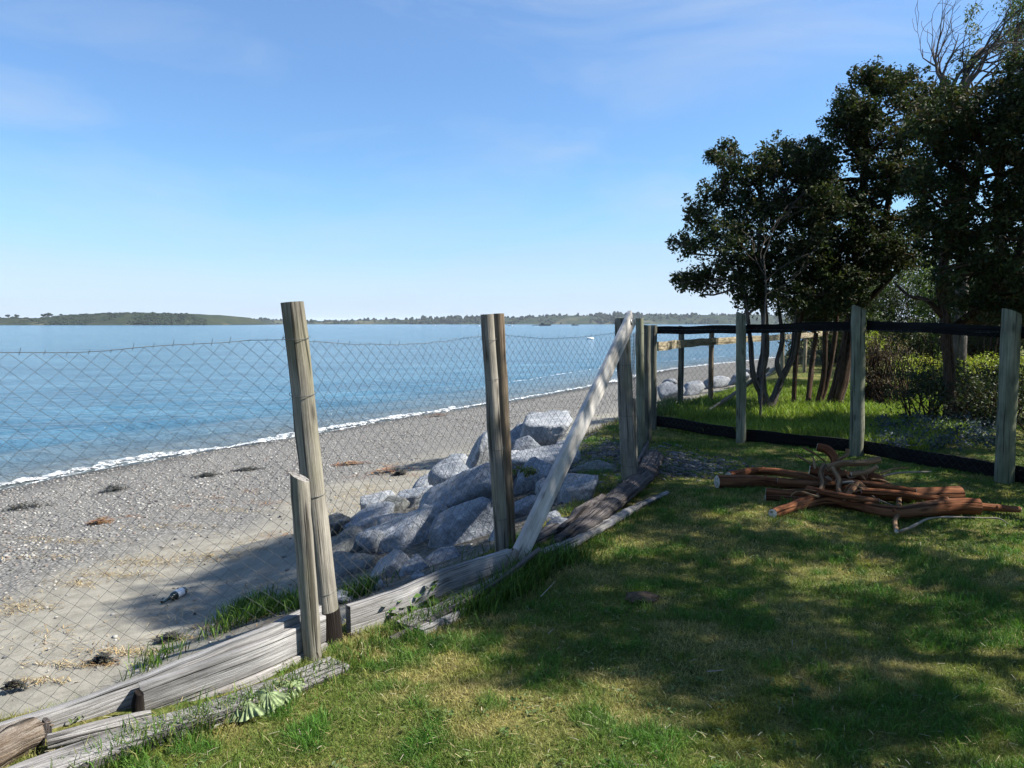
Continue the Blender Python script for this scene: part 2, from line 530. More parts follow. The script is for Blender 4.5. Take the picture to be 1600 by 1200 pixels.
col = mixrgb(nt, 1.0, col, wet.outputs['Result'], 'MULTIPLY')
ec_ = ramp(nt, sv1.outputs['Red'], [(0, (.03, .028, .025)), (.6, (.085, .078, .068)), (1, (.2, .19, .175))])
ec_ = mixrgb(nt, .5, ec_, ramp(nt, nmid.outputs['Fac'], [(.3, (.045, .04, .03)), (.7, (.11, .095, .07))]))
en_ = nd(nt, 'ShaderNodeMath', {0: e_.outputs['Fac'], 1: nmid.outputs['Fac']}, operation='ADD')
fe_ = nd(nt, 'ShaderNodeMapRange', {'Value': en_.outputs[0], 'From Min': .85, 'From Max': 1.1})
col = mixrgb(nt, fe_.outputs['Result'], col, ec_)
nt.links.new(col, b.inputs['Base Color'])
hp = nd(nt, 'ShaderNodeMath', {0: v1.outputs['Distance'], 1: -1.0}, operation='MULTIPLY')
hmix = nd(nt, 'ShaderNodeMix', {'Factor': fs_.outputs['Result'], 'A': hp.outputs[0], 'B': nmid.outputs['Fac']})
nb_ = bump(nt, b, hmix.outputs[0], .9, .02)
bump(nt, b, nfine.outputs['Fac'], .25, .004, nb_)
M['beach'] = m

# sea
m, nt, b = new_mat('sea_water', .12, .5)
b.inputs['IOR'].default_value = 1.33
t = nd(nt, 'ShaderNodeTexCoord')
o_ = nd(nt, 'ShaderNodeAttribute', attribute_name='offshore')
mpw = nd(nt, 'ShaderNodeMapping', {'Vector': t.outputs['Object'], 'Rotation': (0, 0, R(20)), 'Scale': (1.0, 2.3, 1.0)})
w1 = nd(nt, 'ShaderNodeTexNoise', {'Vector': mpw.outputs['Vector'], 'Scale': .75, 'Detail': 5.0, 'Roughness': .6, 'Distortion': .4})
w2 = nd(nt, 'ShaderNodeTexNoise', {'Vector': mpw.outputs['Vector'], 'Scale': .11, 'Detail': 4.0})
w3 = nd(nt, 'ShaderNodeTexNoise', {'Vector': mpw.outputs['Vector'], 'Scale': 3.4, 'Detail': 3.0})
deep = ramp(nt, w2.outputs['Fac'], [(.3, (.026, .09, .15)), (.5, (.042, .125, .195)), (.7, (.065, .165, .24))])
fo = nd(nt, 'ShaderNodeMapRange', {'Value': o_.outputs['Fac'], 'From Min': 0.0, 'From Max': 7.0})
cw = mixrgb(nt, fo.outputs['Result'], (.10, .115, .115), deep)
nt.links.new(cw, b.inputs['Base Color'])
hsum = nd(nt, 'ShaderNodeMath', {0: w3.outputs['Fac'], 1: .22}, operation='MULTIPLY')
hs2 = nd(nt, 'ShaderNodeMath', {0: hsum.outputs[0], 1: w1.outputs['Fac']}, operation='ADD')
bump(nt, b, hs2.outputs[0], 1.0, .55)
M['sea'] = m
m, nt, b = new_mat('foam', .6, .3)
t = nd(nt, 'ShaderNodeTexCoord')
n1 = nd(nt, 'ShaderNodeTexNoise', {'Vector': t.outputs['Object'], 'Scale': 9.0, 'Detail': 6.0})
nt.links.new(ramp(nt, n1.outputs['Fac'], [(.3, (.25, .28, .3)), (.5, (.5, .52, .53)), (.65, (.66, .67, .68))]), b.inputs['Base Color'])
bump(nt, b, n1.outputs['Fac'], .6, .05)
n2 = nd(nt, 'ShaderNodeTexNoise', {'Vector': t.outputs['Object'], 'Scale': 5.5, 'Detail': 7.0, 'Roughness': .7, 'Distortion': .8})
fa = ramp(nt, n2.outputs['Fac'], [(.40, g(0)), (.56, g(1))])
out = [n for n in nt.nodes if n.type == 'OUTPUT_MATERIAL'][0]
tr = nd(nt, 'ShaderNodeBsdfTransparent'); ms = nd(nt, 'ShaderNodeMixShader')
nt.links.new(fa, ms.inputs['Fac']); nt.links.new(tr.outputs[0], ms.inputs[1]); nt.links.new(b.outputs[0], ms.inputs[2])
nt.links.new(ms.outputs[0], out.inputs['Surface'])
M['foam'] = m

# rock
def rock_mat(name, dark, mid, light, vein=.5):
    m, nt, b = new_mat(name, .8, .3)
    t = nd(nt, 'ShaderNodeTexCoord')
    oi = nd(nt, 'ShaderNodeObjectInfo')
    off = nd(nt, 'ShaderNodeVectorMath', {0: t.outputs['Object'], 1: oi.outputs['Location']}, operation='ADD')
    P = off.outputs[0]
    a = nd(nt, 'ShaderNodeTexNoise', {'Vector': P, 'Scale': 3.2, 'Detail': 8.0, 'Roughness': .65, 'Distortion': .5})
    k = nd(nt, 'ShaderNodeTexNoise', {'Vector': P, 'Scale': 26.0, 'Detail': 6.0, 'Roughness': .7})
    mpv = nd(nt, 'ShaderNodeMapping', {'Vector': P, 'Rotation': (.4, .7, .2), 'Scale': (1.0, 3.2, 1.0)})
    v = nd(nt, 'ShaderNodeTexNoise', {'Vector': mpv.outputs['Vector'], 'Scale': 2.6, 'Detail': 7.0, 'Roughness': .6, 'Distortion': 1.2})
    c = ramp(nt, a.outputs['Fac'], [(.3, dark), (.5, mid), (.68, light)])
    vf = ramp(nt, v.outputs['Fac'], [(.5, g(0)), (.58, g(vein)), (.66, g(0))])
    c = mixrgb(nt, vf, c, (.52, .52, .53))
    c = mixrgb(nt, 1.0, c, ramp(nt, k.outputs['Fac'], [(.3, g(.6)), (.7, g(1.3))]), 'MULTIPLY')
    nt.links.new(c, b.inputs['Base Color'])
    h = nd(nt, 'ShaderNodeMath', {0: a.outputs['Fac'], 1: k.outputs['Fac']}, operation='ADD')
    vc = nd(nt, 'ShaderNodeTexVoronoi', {'Vector': P, 'Scale': 4.5, 'Randomness': 1.0}, feature='DISTANCE_TO_EDGE')
    ck = ramp(nt, vc.outputs['Distance'], [(.0, g(0)), (.035, g(1))])
    nb2 = bump(nt, b, h.outputs[0], 1.0, .035)
    bump(nt, b, ck, .35, .012, nb2)
    return m
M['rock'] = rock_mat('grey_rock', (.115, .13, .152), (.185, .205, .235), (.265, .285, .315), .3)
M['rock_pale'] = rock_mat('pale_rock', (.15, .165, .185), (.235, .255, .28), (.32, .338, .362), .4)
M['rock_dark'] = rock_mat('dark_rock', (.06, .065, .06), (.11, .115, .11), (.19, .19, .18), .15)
M['bottle'] = simple_mat('bottle_glass', (.012, .02, .014), .08, .6)
M['paper'] = simple_mat('bottle_paper', (.75, .75, .74), .7, .2, 0, .05)

# ================================================================== the setting
def grid_faces(nr, nc):
    i = np.arange(nr - 1)[:, None] * nc + np.arange(nc - 1)[None, :]
    i = i.ravel()
    return np.stack([i, i + 1, i + 1 + nc, i + nc], 1)

ys = np.concatenate([[-60, -30, -16, -10, -6, -4, -2.5, -1.5], np.arange(-1, 1.6, .4), np.arange(1.6, 17, .1),
                     np.arange(17, 40, .6), np.arange(40, 110, 4), [120, 150, 180, 250, 400]])
# lawn and the ground under the trees
tx = np.concatenate([[0, .04, .1, .18, .27, .36], np.arange(.5, 9, .16), np.arange(9, 30, 1.0), [35, 45, 60, 90, 140, 220]])
ex = np.interp(ys, EY, EX)
X = ex[:, None] + tx[None, :]
Y = np.repeat(ys[:, None], len(tx), 1)
Z = ground_z(X - 1e-6 + (tx[None, :] == 0) * 1e-3, Y)
V = np.stack([X, Y, Z], -1).reshape(-1, 3)
lawn = np_obj('lawn', V, grid_faces(len(ys), len(tx)), M['lawn'], smooth=True)
tag(lawn, kind='structure')

# beach and bank
tb = np.concatenate([np.linspace(0, 1, 170) ** 1.35])
sx = np.interp(ys, SY, SX) - 16.0
X = ex[:, None] + (sx - ex)[:, None] * tb[None, :]
Y = np.repeat(ys[:, None], len(tb), 1)
Z = ground_z(X - 1e-4, Y)
S = shore_s(X, Y)
E = edge_e(X, Y)
# footprints and scuffs in the dry sand
sand = np.clip((S - 8.2) / 1.0, 0, 1)
foot = np.zeros_like(Z)
for k in range(420):
    fy = rng.uniform(4, 16); fx = np.interp(fy, SY, SX) + rng.uniform(8.3, 14.5) / .9
    a = rng.uniform(0, 6.28); dx = X - fx; dy = Y - fy
    u = dx * math.cos(a) + dy * math.sin(a); v = -dx * math.sin(a) + dy * math.cos(a)
    q = np.exp(-(u / .14) ** 2 - (v / .06) ** 2)
    foot += -.022 * q + .010 * np.exp(-((u - .16) / .1) ** 2 - (v / .1) ** 2)
Z = Z + foot * sand * (E > .3)
earth = np.clip(1.25 - E / 2.1, 0, 1) * np.clip((Y - 4.2) / 1.2, 0, 1) * np.clip((13 - Y) / 2, 0, 1)
earth = np.maximum(earth, np.clip(.75 - E / .5, 0, 1))
V = np.stack([X, Y, Z], -1).reshape(-1, 3)
f = grid_faces(len(ys), len(tb))[:, ::-1]
beach = np_obj('beach', V, f, M['beach'], smooth=True, floats={'inland': S.ravel(), 'earth': earth.ravel()})
tag(beach, kind='structure')

# sea: rows run along the shore, so the small breakers lie along it
yu = np.concatenate([[-4000, -1500, -500, -200, -80, -40, -20], np.arange(-10, 70, .35), np.arange(70, 130, 3), [150, 200, 300, 500, 900, 1800, 5000]])
oo = np.concatenate([[-.8, -.4, -.2], np.arange(0, 9, .14), np.arange(9, 40, .5), 40 * 1.22 ** np.arange(0, 28)])
bx = np.interp(yu, SY, SX)
X = bx[:, None] - .9 * oo[None, :]
Y = yu[:, None] + .44 * oo[None, :]
U = np.repeat(yu[:, None], len(oo), 1); O = np.repeat(oo[None, :], len(yu), 0)
swell = np.zeros_like(X)
ph = 1.3 * np.sin(U * .21) + .9 * np.sin(U * .083 + 1.1)
swell += .05 * np.sin(O * 2.1 + ph) * np.exp(-O / 10)
swell += .035 * np.sin(O * .9 - ph * .8 + .4 * np.sin(U * .5)) * np.exp(-O / 22)
swell += .02 * np.sin(O * 3.7 + U * 1.1) * np.exp(-O / 14)
swell += .10 * np.exp(-((O - 1.1 - .3 * np.sin(U * .35)) / .35) ** 2) * (.6 + .4 * np.sin(U * .6))
swell += .06 * np.exp(-((O - 4.2 - .5 * np.sin(U * .17)) / .5) ** 2) * (.5 + .5 * np.sin(U * .31 + 2))
fade = np.clip((O + .2) / .8, 0, 1) * (np.abs(U - 30) < 60)
Z = WATER_Z + swell * fade
V = np.stack([X, Y, Z], -1).reshape(-1, 3)
sea = np_obj('sea', V, grid_faces(len(yu), len(oo))[:, ::-1], M['sea'], smooth=True, floats={'offshore': O.ravel()})
tag(sea, kind='structure')

# surf along the waterline
def foam_strip(y0, y1, off, width, power, step, seed):
    yy = np.arange(y0, y1, step)
    rows = np.linspace(0, 1, 13)
    vs, ok = [], np.zeros((len(yy), len(rows)))
    cx = np.interp(yy, SY, SX)
    out = np.zeros((len(yy), len(rows), 3))
    for i, y in enumerate(yy):
        wd = width * (.65 + .7 * noise.noise(Vector((y * .45, seed, 0))) + .25 * noise.noise(Vector((y * 2.1, seed, 3))))
        wd = max(wd, .12)
        o0 = off + .3 * noise.noise(Vector((y * .3, seed, 7))) + .12 * noise.noise(Vector((y * 1.7, seed, 9)))
        for k, t_ in enumerate(rows):
            o = o0 + wd * t_
            n_ = fz(cx[i] - .9 * o, y, o * .7, 3.4, seed, 4)
            h = (.055 + .05 * n_) * math.sin(math.pi * min(1, .12 + t_ * .85)) + .012
            out[i, k] = (cx[i] - .9 * o, y + .44 * o, WATER_Z + h + (.09 * math.exp(-((o - 1.1) / .4) ** 2) if o < 2 else .05))
            edge = min(t_, 1 - t_) * 2
            ok[i, k] = n_ * .9 + edge * 1.1 + power
    V = out.reshape(-1, 3)
    f = grid_faces(len(yy), len(rows))[:, ::-1]
    good = ok.ravel()[f].mean(1) > .42
    return V, f[good]

vs, fs, n0 = [], [], 0
for args in ((11, 31.0, .05, .85, .2, .05, 1.0), (30.5, 46, .0, .6, .0, .08, 2.0), (44, 90, -.1, 1.0, .25, .16, 3.0),
             (40, 80, 4.5, .8, -.55, .16, 4.0), (11, 30, -.25, .3, -.3, .07, 6.0)):
    v_, f_ = foam_strip(*args)
    vs.append(v_); fs.append(f_ + n0); n0 += len(v_)
surf = np_obj('surf_foam', np.concatenate(vs), np.concatenate(fs), M['foam'], smooth=True)
tag(surf, 'thin white surf breaking along the pebble shoreline', 'surf', kind='stuff')

# ------------------------------------------------------------------ far land
def land_mat(name, stops, cliff):
    m, nt, b = new_mat(name, .95, .05)
    t = nd(nt, 'ShaderNodeTexCoord')
    n1 = nd(nt, 'ShaderNodeTexNoise', {'Vector': t.outputs['Object'], 'Scale': .035, 'Detail': 8.0, 'Roughness': .65})
    n2 = nd(nt, 'ShaderNodeTexNoise', {'Vector': t.outputs['Object'], 'Scale': .008, 'Detail': 5.0})
    c = ramp(nt, n1.outputs['Fac'], stops)
    f = ramp(nt, n2.outputs['Fac'], [(.56, g(0)), (.63, g(.85))])
    c = mixrgb(nt, f, c, cliff)
    nt.links.new(c, b.inputs['Base Color'])
    return m
M['headland'] = land_mat('headland_scrub', [(.3, (.010, .018, .010)), (.5, (.022, .03, .016)), (.68, (.042, .044, .024))], (.085, .078, .048))
M['farland'] = land_mat('far_shore_ground', [(.3, (.012, .02, .013)), (.5, (.02, .032, .018)), (.7, (.045, .052, .028))], (.08, .08, .05))
M['far_tree'] = simple_mat('far_foliage', (.016, .024, .013), .9, .05, 0, .4, .05)

def land(name, prof, d0, rows, mat, rough, seed):
    px = np.linspace(prof[0][0], prof[-1][0], 260)
    top = np.interp(px, [p[0] for p in prof], [p[1] for p in prof])
    vs = np.zeros((len(rows), len(px), 3))
    for j, (dd, k) in enumerate(rows):
        for i in range(len(px)):
            d = d0 + dd
            x = (px[i] - 800) / F * (d0 + 60)
            h = (CAM_H - WATER_Z) + (505 - top[i]) / F * (d0 + 60)
            n_ = fz(x * .01, d * .01, 0, 1.0, seed, 5)
            n2_ = fz(x * .03, d * .03, 0, 1.0, seed + 9, 4)
            z = WATER_Z + max(h, 0) * min(max(k, 0), 1) * (1 + rough * n_ * (1 if k > .05 else 0)) - (3 if k < 0 else 0)
            if k > .2: z += 1.6 * n2_
            vs[j, i] = (x + 12 * n2_ * (0 < k < 1), d + 30 * n_ * (k < 1), z)
    return np_obj(name, vs.reshape(-1, 3), grid_faces(len(rows), len(px)), mat, smooth=True)

rows_h = [(-40, -.1), (-8, 0.0), (5, .22), (22, .5), (38, .8), (60, 1.0), (110, 1.0), (200, .98), (330, .8), (480, .0)]
head = [(-320, 496), (-160, 498), (0, 497), (25, 496.5), (60, 497), (100, 494), (125, 491), (150, 490), (200, 488.5), (250, 489), (298, 490.5), (310, 492.5), (320, 499), (328, 504.5), (338, 508.2)]
tag(land('headland_hill', head, 1400, rows_h, M['headland'], .05, 3.3), kind='structure')
far = [(120, 503), (300, 500), (340, 498.5), (400, 499.5), (440, 500), (480, 501.5), (520, 502), (560, 501), (600, 500), (640, 499.5), (680, 498.5), (720, 498),
       (800, 496.5), (850, 494), (900, 493), (940, 493.5), (1000, 492.5), (1050, 492.5), (1100, 492), (1150, 492.5), (1220, 492), (1320, 493), (1500, 497), (1700, 500)]
tag(land('far_shore_hill', far, 2400, rows_h, M['farland'], .05, 8.1), kind='structure')

ICO = {}
def ico(sub):
    if sub not in ICO:
        bm = bmesh.new(); bmesh.ops.create_icosphere(bm, subdivisions=sub, radius=1.0)
        bm.verts.ensure_lookup_table()
        ICO[sub] = (np.array([v.co[:] for v in bm.verts]), np.array([[v.index for v in f.verts] for f in bm.faces]))
        bm.free()
    return ICO[sub]

def far_ground(px, d0):
    pr = head if d0 < 2000 else far
    top = np.interp(px, [p[0] for p in pr], [p[1] for p in pr])
    return CAM_H + (505 - top) / F * (d0 + 60)

bv, bf = ico(2)
vs, fs, n0 = [], [], 0
def far_blob(x, y, z, r, h):
    global n0
    k = rng.uniform(-.45, .45, (len(bv), 1)) * rng.uniform(.6, 1)
    v = bv * (1 + k) * np.array([r, r, h]) + np.array([x, y, z + h * .55])
    vs.append(v); fs.append(bf + n0); n0 += len(v)
for i in range(1100):
    px = rng.uniform(330, 1330)
    d = 2400 + rng.uniform(-5, 75)
    k = np.clip((d - 2400 + 8) / 66, .04, 1)
    z = WATER_Z + (far_ground(px, 2400) - WATER_Z) * k
    r = rng.uniform(3, 6.5) * (1.25 if 660 < px < 760 or 930 < px < 1010 else .8)
    x = (px - 800) / F * 2460
    far_blob(x, d, z - 3, r, r * rng.uniform(.8, 1.5))
for px, n_, hh in ((405, 4, 7), (480, 3, 6), (700, 14, 12), (725, 12, 12), (745, 10, 10), (822, 5, 8), (850, 6, 8), (905, 6, 7), (950, 7, 8), (972, 16, 13), (995, 12, 11), (1015, 8, 9), (1040, 5, 8), (1120, 5, 8), (1160, 6, 8)):
    for k in range(n_):
        p_ = px + rng.normal(0, 9)
        far_blob((p_ - 800) / F * 2460, 2460 + rng.uniform(-8, 20), far_ground(p_, 2400) - 4, rng.uniform(.4, .7) * hh * .6, hh * rng.uniform(.45, .85))
tag(np_obj('far_woodland', np.concatenate(vs), np.concatenate(fs), M['far_tree']), 'dark woodland along the low far shore across the bay', 'woodland', kind='stuff')
vs, fs, n0 = [], [], 0
for i in range(1500):
    px = rng.uniform(-200, 335) if i % 3 else rng.uniform(105, 330); k = rng.uniform(.05, .98)
    d = 1400 - 8 + 66 * k
    if px > 270 and k > .8 and rng.random() < .4: continue
    z = WATER_Z + (far_ground(px, 1400) - WATER_Z) * k
    r = rng.uniform(2, 5)
    far_blob((px - 800) / F * 1460, d, z - 2.5, r, r * .7)
tag(np_obj('headland_scrub', np.concatenate(vs), np.concatenate(fs), M['far_tree']), 'dark scrub covering the low headland across the bay', 'scrub', kind='stuff')

for px, r, lab in ((16, 4.6, 'round dark tree on the low end of the headland'), (29, 4.0, 'smaller round tree beside the round dark headland tree'),
                   (71, 4.2, 'twin crowned tree standing up on the headland pasture'), (79, 5.0, 'wide crowned taller tree on the headland pasture'), (98, 3.0, 'lone small tree on the headland crest')):
    x = (px - 800) / F * 1460; zb = far_ground(px, 1400) - 1
    t_ = thing('far_tree', lab, 'tree', (x, 1460, zb))
    mb = MB(); sweep(mb, [(x, 1460, zb), (x + .5, 1460, zb + r * .7), (x, 1460, zb + r * 1.6)], [.6, .5, .3], 6)
    mb.build('trunk', M['bark_grey'], t_, (x, 1460, zb))
    vs, fs, n0 = [], [], 0
    for k in range(7):
        far_blob(x + rng.normal(0, r * .45), 1460 + rng.normal(0, r * .3), zb + r * rng.uniform(.7, 1.3), r * rng.uniform(.35, .6), r * rng.uniform(.3, .5))
    np_obj('crown', np.concatenate(vs), np.concatenate(fs), M['far_tree'], t_, origin=(x, 1460, zb))

# boats at anchor far out
M['hull_dark'] = simple_mat('dark_hull', (.03, .035, .045), .5, .4)
M['hull_white'] = simple_mat('white_hull', (.7, .7, .7), .5, .4)
M['cabin'] = simple_mat('cabin_paint', (.5, .5, .48), .5, .4)
M['buoy'] = simple_mat('buoy_plastic', (.75, .75, .72), .4, .4)
def boat(px, d, length, hm, cab, label):
    x = (px - 800) / F * d
    t_ = thing('fishing_boat', label, 'boat', (x, d, WATER_Z), 'boats moored off the far shore')
    mb = MB(); w = length * .16; h = length * .10
    sec = []
    for i in range(9):
        u = i / 8; xx = (u - .5) * length
        ww = w * (1 - max(0, (u - .55) / .45) ** 2) * (.85 if u == 0 else 1) + .02
        hh = h * (1 + .5 * u * u)
        sec.append([(xx, -ww, hh), (xx, -ww * .6, -.2), (xx, ww * .6, -.2), (xx, ww, hh)])
    vs_ = [p for s in sec for p in s]
    fs_ = [(i * 4 + k, i * 4 + k + 1, i * 4 + 5 + k, i * 4 + 4 + k) for i in range(8) for k in range(3)] + [(i * 4 + 3, i * 4, i * 4 + 4, i * 4 + 7) for i in range(8)] + [(0, 3, 2, 1)]
    mb.add([Vector(p) + Vector((x, d, WATER_Z)) for p in vs_], fs_, False)
    mb.build('hull', hm, t_, (x, d, WATER_Z))
    if cab:
        mb = MB()
        c = Vector((x - length * .18, d, WATER_Z + h))
        sweep(mb, [c, c + Vector((0, 0, length * .13))], 1.0, prof=rect_prof(length * .3, w * 1.3, .1), up=(0, 1, 0))
        mb.build('wheelhouse', M['cabin'] if cab == 1 else M['hull_dark'], t_, c)
        mb = MB(); q = c + Vector((length * .05, 0, length * .12))
        sweep(mb, [q, q + Vector((0, 0, length * .22))], length * .008, 5)
        mb.build('mast', M['hull_dark'], t_, q)
boat(851, 1050, 17, M['hull_dark'], 2, 'large dark fishing boat with wheelhouse and mast moored far out')
boat(836, 1180, 9, M['hull_dark'], 0, 'small dark open boat moored beside the large dark fishing boat')
boat(898, 1150, 11, M['hull_dark'], 2, 'mid sized dark boat with wheelhouse moored apart off the far shore')
boat(746, 900, 6, M['hull_white'], 0, 'small white open boat moored off the wooded far shore')
boat(797, 980, 6.5, M['hull_white'], 1, 'small white cabin boat moored behind the paired fence posts')
boat(679, 1100, 5, M['hull_white'], 1, 'tiny white cabin boat moored off the low far shore')
px_, d_ = 922, 165
x_ = (px_ - 800) / F * d_
t_ = thing('mooring_buoy', 'white mooring buoy floating off the beach behind the wire fence', 'buoy', (x_, d_, WATER_Z))
mb = MB(); sweep(mb, [(x_ - .75, d_, WATER_Z + .1), (x_ - .6, d_, WATER_Z + .14), (x_ + .6, d_, WATER_Z + .14), (x_ + .75, d_, WATER_Z + .1)], [.12, .3, .3, .12], 12)
mb.build('float', M['buoy'], t_, (x_, d_, WATER_Z))
mb = MB(); sweep(mb, [(x_, d_, WATER_Z + .4), (x_, d_, WATER_Z + .62)], [.05, .03], 8)
mb.build('ring', M['wire_dark'], t_, (x_, d_, WATER_Z))

# ================================================================== fences
def post(parent, base, top, r, mat, slant=0.0, seed=0.0, bury=.3, name='post', r2=None, capmat=None, segs=18):
    base = Vector(base); top = Vector(top)
    d = (top - base).normalized()
    n = 14
    path = [base - d * bury + (top - base + d * bury) * (i / (n - 1)) for i in range(n)]
    for i in range(1, n - 1):
        path[i] = path[i] + Vector((fz(i * .3, seed, 0, 1, 1.3, 2), fz(i * .3, seed, 5, 1, 4.3, 2), 0)) * r * .10
    r2 = r2 if r2 else r * .94
    rad = [r + (r2 - r) * i / (n - 1) for i in range(n)]
    mb = MB()
    sweep(mb, path, rad, segs, rough=.10, rsc=9.0, seed=seed, capmi=1, slant=slant)
    return mb.build(name, [mat, capmat or M['driftpale']], parent, base)

# ---- the leaning chain-link fence along the lawn edge
fence = thing('chain_link_fence', 'leaning rusty-grey chain-link fence on round weathered posts above the beach', 'fence', at(490, 1028, 0))
b1 = at(515, 1003, -.02)
t1 = at_y(457, 472, b1.y - .03)
tall = post(fence, b1, t1, .062, M['post_grey'], 0, 1.0, r2=.053)
tag(tall, label='tall leaning round post with a blackened foot')
# tarred foot of the tall post
dd = (t1 - b1).normalized()
mb = MB(); sweep(mb, [b1 - dd * .2, b1 + dd * .02, b1 + dd * .1, b1 + dd * .165], [.066, .0665, .066, .0645], 18, rough=.04, rsc=9, seed=3)
foot_ = mb.build('tarred_foot', M['tar'], tall)
foot_.parent = tall; foot_.location = -Vector(b1)
b1s = at(489, 1028, 0)
post(fence, b1s, at_y(468, 745, b1s.y - .02), .046, M['post_grey'], .55, 5.0, r2=.041)
b2 = at(785, 866, 0); post(fence, b2, at_y(761, 491, b2.y), .047, M['post_grey'], 0, 8.0, r2=.044)
b2b = at(797, 852, -.02); post(fence, b2b, at_y(778.5, 490, b2b.y), .045, M['post_brown'], 0, 11.0, r2=.041)
b3 = at(984, 768, 0); t3 = at_y(972, 497, b3.y); post(fence, b3, t3, .072, M['post_grey'], 0, 14.0, r2=.066)
b3s = at(992, 757, 0); post(fence, b3s, at_y(989, 622, b3s.y), .034, M['post_grey'], .2, 15.0)
b4 = at(1002, 710, 0); post(fence, b4, at_y(999, 497, b4.y), .05, M['post_green'], 0, 17.0)
b5 = at(1012, 688, 0); post(fence, b5, at_y(1011, 508, b5.y), .05, M['post_dark'], .1, 19.0)
b0 = Vector((-2.95, 2.28, 0)); post(fence, b0, (-3.1, 2.3, 1.6), .055, M['post_grey'], 0, 23.0)
# the bottom end of the leaning post foot on the tall pair, and the diagonal brace
pb_ = at(803, 884, 0.02) ; pt_ = at_y(984, 503, b3.y - .12)
pb_.y -= .02
dirb = (pt_ - pb_).normalized()
mb = MB()
nrm = Vector((.62, -.5, .0))
nrm = (nrm - dirb * nrm.dot(dirb)).normalized()
path = [pb_ - dirb * .10 + (pt_ - pb_ + dirb * .17) * (i / 15) for i in range(16)]
sweep(mb, path, 1.0, prof=rect_prof(.15, .035, .08), up=nrm, rough=.012, rsc=5, seed=2)
brace = mb.build('brace', M['brace'], fence, pb_)
tag(brace, label='pale grey diagonal brace board bolted to the post top')
mb = MB(); q = pt_ + nrm * .0185 - dirb * .005
sweep(mb, [q - nrm * .004, q + nrm * .004, q + nrm * .009], [.028, .028, .018], 14)
bb_ = mb.build('bolt', M['bolt'], brace); bb_.location = -Vector(pb_)

# chain-link netting: woven zigzag wires hung on the sea side of the posts
def netting(parent, pts, tops, z0, cw, ch, r, mat, name, sag=.012, offset=.05, seed=0.):
    """pts: ground points (x,y), tops: top points of the netting; woven wires between"""
    P = [Vector((p[0], p[1], z0 if len(p) < 3 else p[2])) for p in pts]
    T = [Vector(t) for t in tops]
    Ls = [0.]
    for i in range(1, len(P)): Ls.append(Ls[-1] + (P[i].xy - P[i - 1].xy).length)
    def pos(s, h):
        s = min(max(s, 0), Ls[-1] - 1e-6)
        k = max(j for j in range(len(P) - 1) if Ls[j] <= s)
        u = (s - Ls[k]) / (Ls[k + 1] - Ls[k])
        a = P[k].lerp(P[k + 1], u); b_ = T[k].lerp(T[k + 1], u)
        q = a.lerp(b_, h)
        q.z -= sag * math.sin(math.pi * u) * h * 2.2
        q += Vector((fz(s * 7, h * 9, seed, 1.0, 1.0, 1), fz(s * 7, h * 9, seed, 1.0, 5.0, 1), fz(s * 7, h * 9, seed, 1.0, 9.0, 1))) * .007
        bel = .04 * fz(s * .9, h * 1.4, seed, 1.0, 2.0, 2)
        d = (P[k + 1] - P[k]); nn = Vector((-d.y, d.x, 0)).normalized()
        return q + nn * (offset + bel) + Vector((0, 0, .010 * fz(s * 1.5, h, seed + 4, 1.0, 6.0, 2)))
    H = (T[0] - P[0]).length
    rows = int(round(H / (ch / 2)))
    mb = MB()
    cols = int(Ls[-1] / (cw / 2))
    for c in range(cols):
        path = []
        for k in range(rows + 1):
            s = (c + ((k + c) % 2) * 1.0) * cw / 2
            q = pos(s, k / rows)
            path.append(q)
        # a thin three sided wire
        sweep(mb, path, r, 3, cap=(False, False))
    o = mb.build(name, mat, parent, P[0])
    mb = MB()
    n = int(Ls[-1] / .12)
    sweep(mb, [pos(Ls[-1] * i / n, 1.0) + Vector((0, 0, .003)) for i in range(n + 1)], r * 1.15, 4)
    # twisted barbs at the selvedge
    for c in range(0, cols, 2):
        q = pos((c + .5 + .5) * cw / 2, 1.0)
        sweep(mb, [q - Vector((.006, 0, .008)), q + Vector((.003, 0, random.uniform(.006, .028)))], r * 1.1, 3)
    mb.build('top_wire', mat, parent, P[0])
    return o

fl = [(-4.6, 1.2), (-2.95, 2.28), (b1.x, b1.y), (b2b.x, b2b.y), (b3.x, b3.y), (b5.x, b5.y)]
tp = []
for (x, y), (lx, ly) in zip(fl, ((-.1, .03), (-.1, .03), ((t1 - b1).x, .02), (-.11, 0), (-.06, 0), (-.02, 0))):
    tp.append((x + lx, y + ly, 1.475))
netting(fence, fl, tp, -.06, .084, .080, .00125, M['wire'], 'netting', sag=.022)
# tie wires round the posts
for b_, t_, r_ in ((b1, t1, .06), (b2, at_y(761, 491, b2.y), .05), (b3, t3, .074), (b4, at_y(999, 497, b4.y), .054)):
    for hh in (.16, .45, .74, .9):
        c = Vector(b_).lerp(Vector(t_), hh)
        ring_ = [c + Vector((math.cos(a) * r_ * 1.03, math.sin(a) * r_ * 1.03, .012 * math.sin(a * 1.0))) for a in np.linspace(0, 6.283, 15)]
        mb = MB(); sweep(mb, ring_, .0016, 4, cap=(False, False))
        mb.build('tie_wire', M['wire'], fence, c)

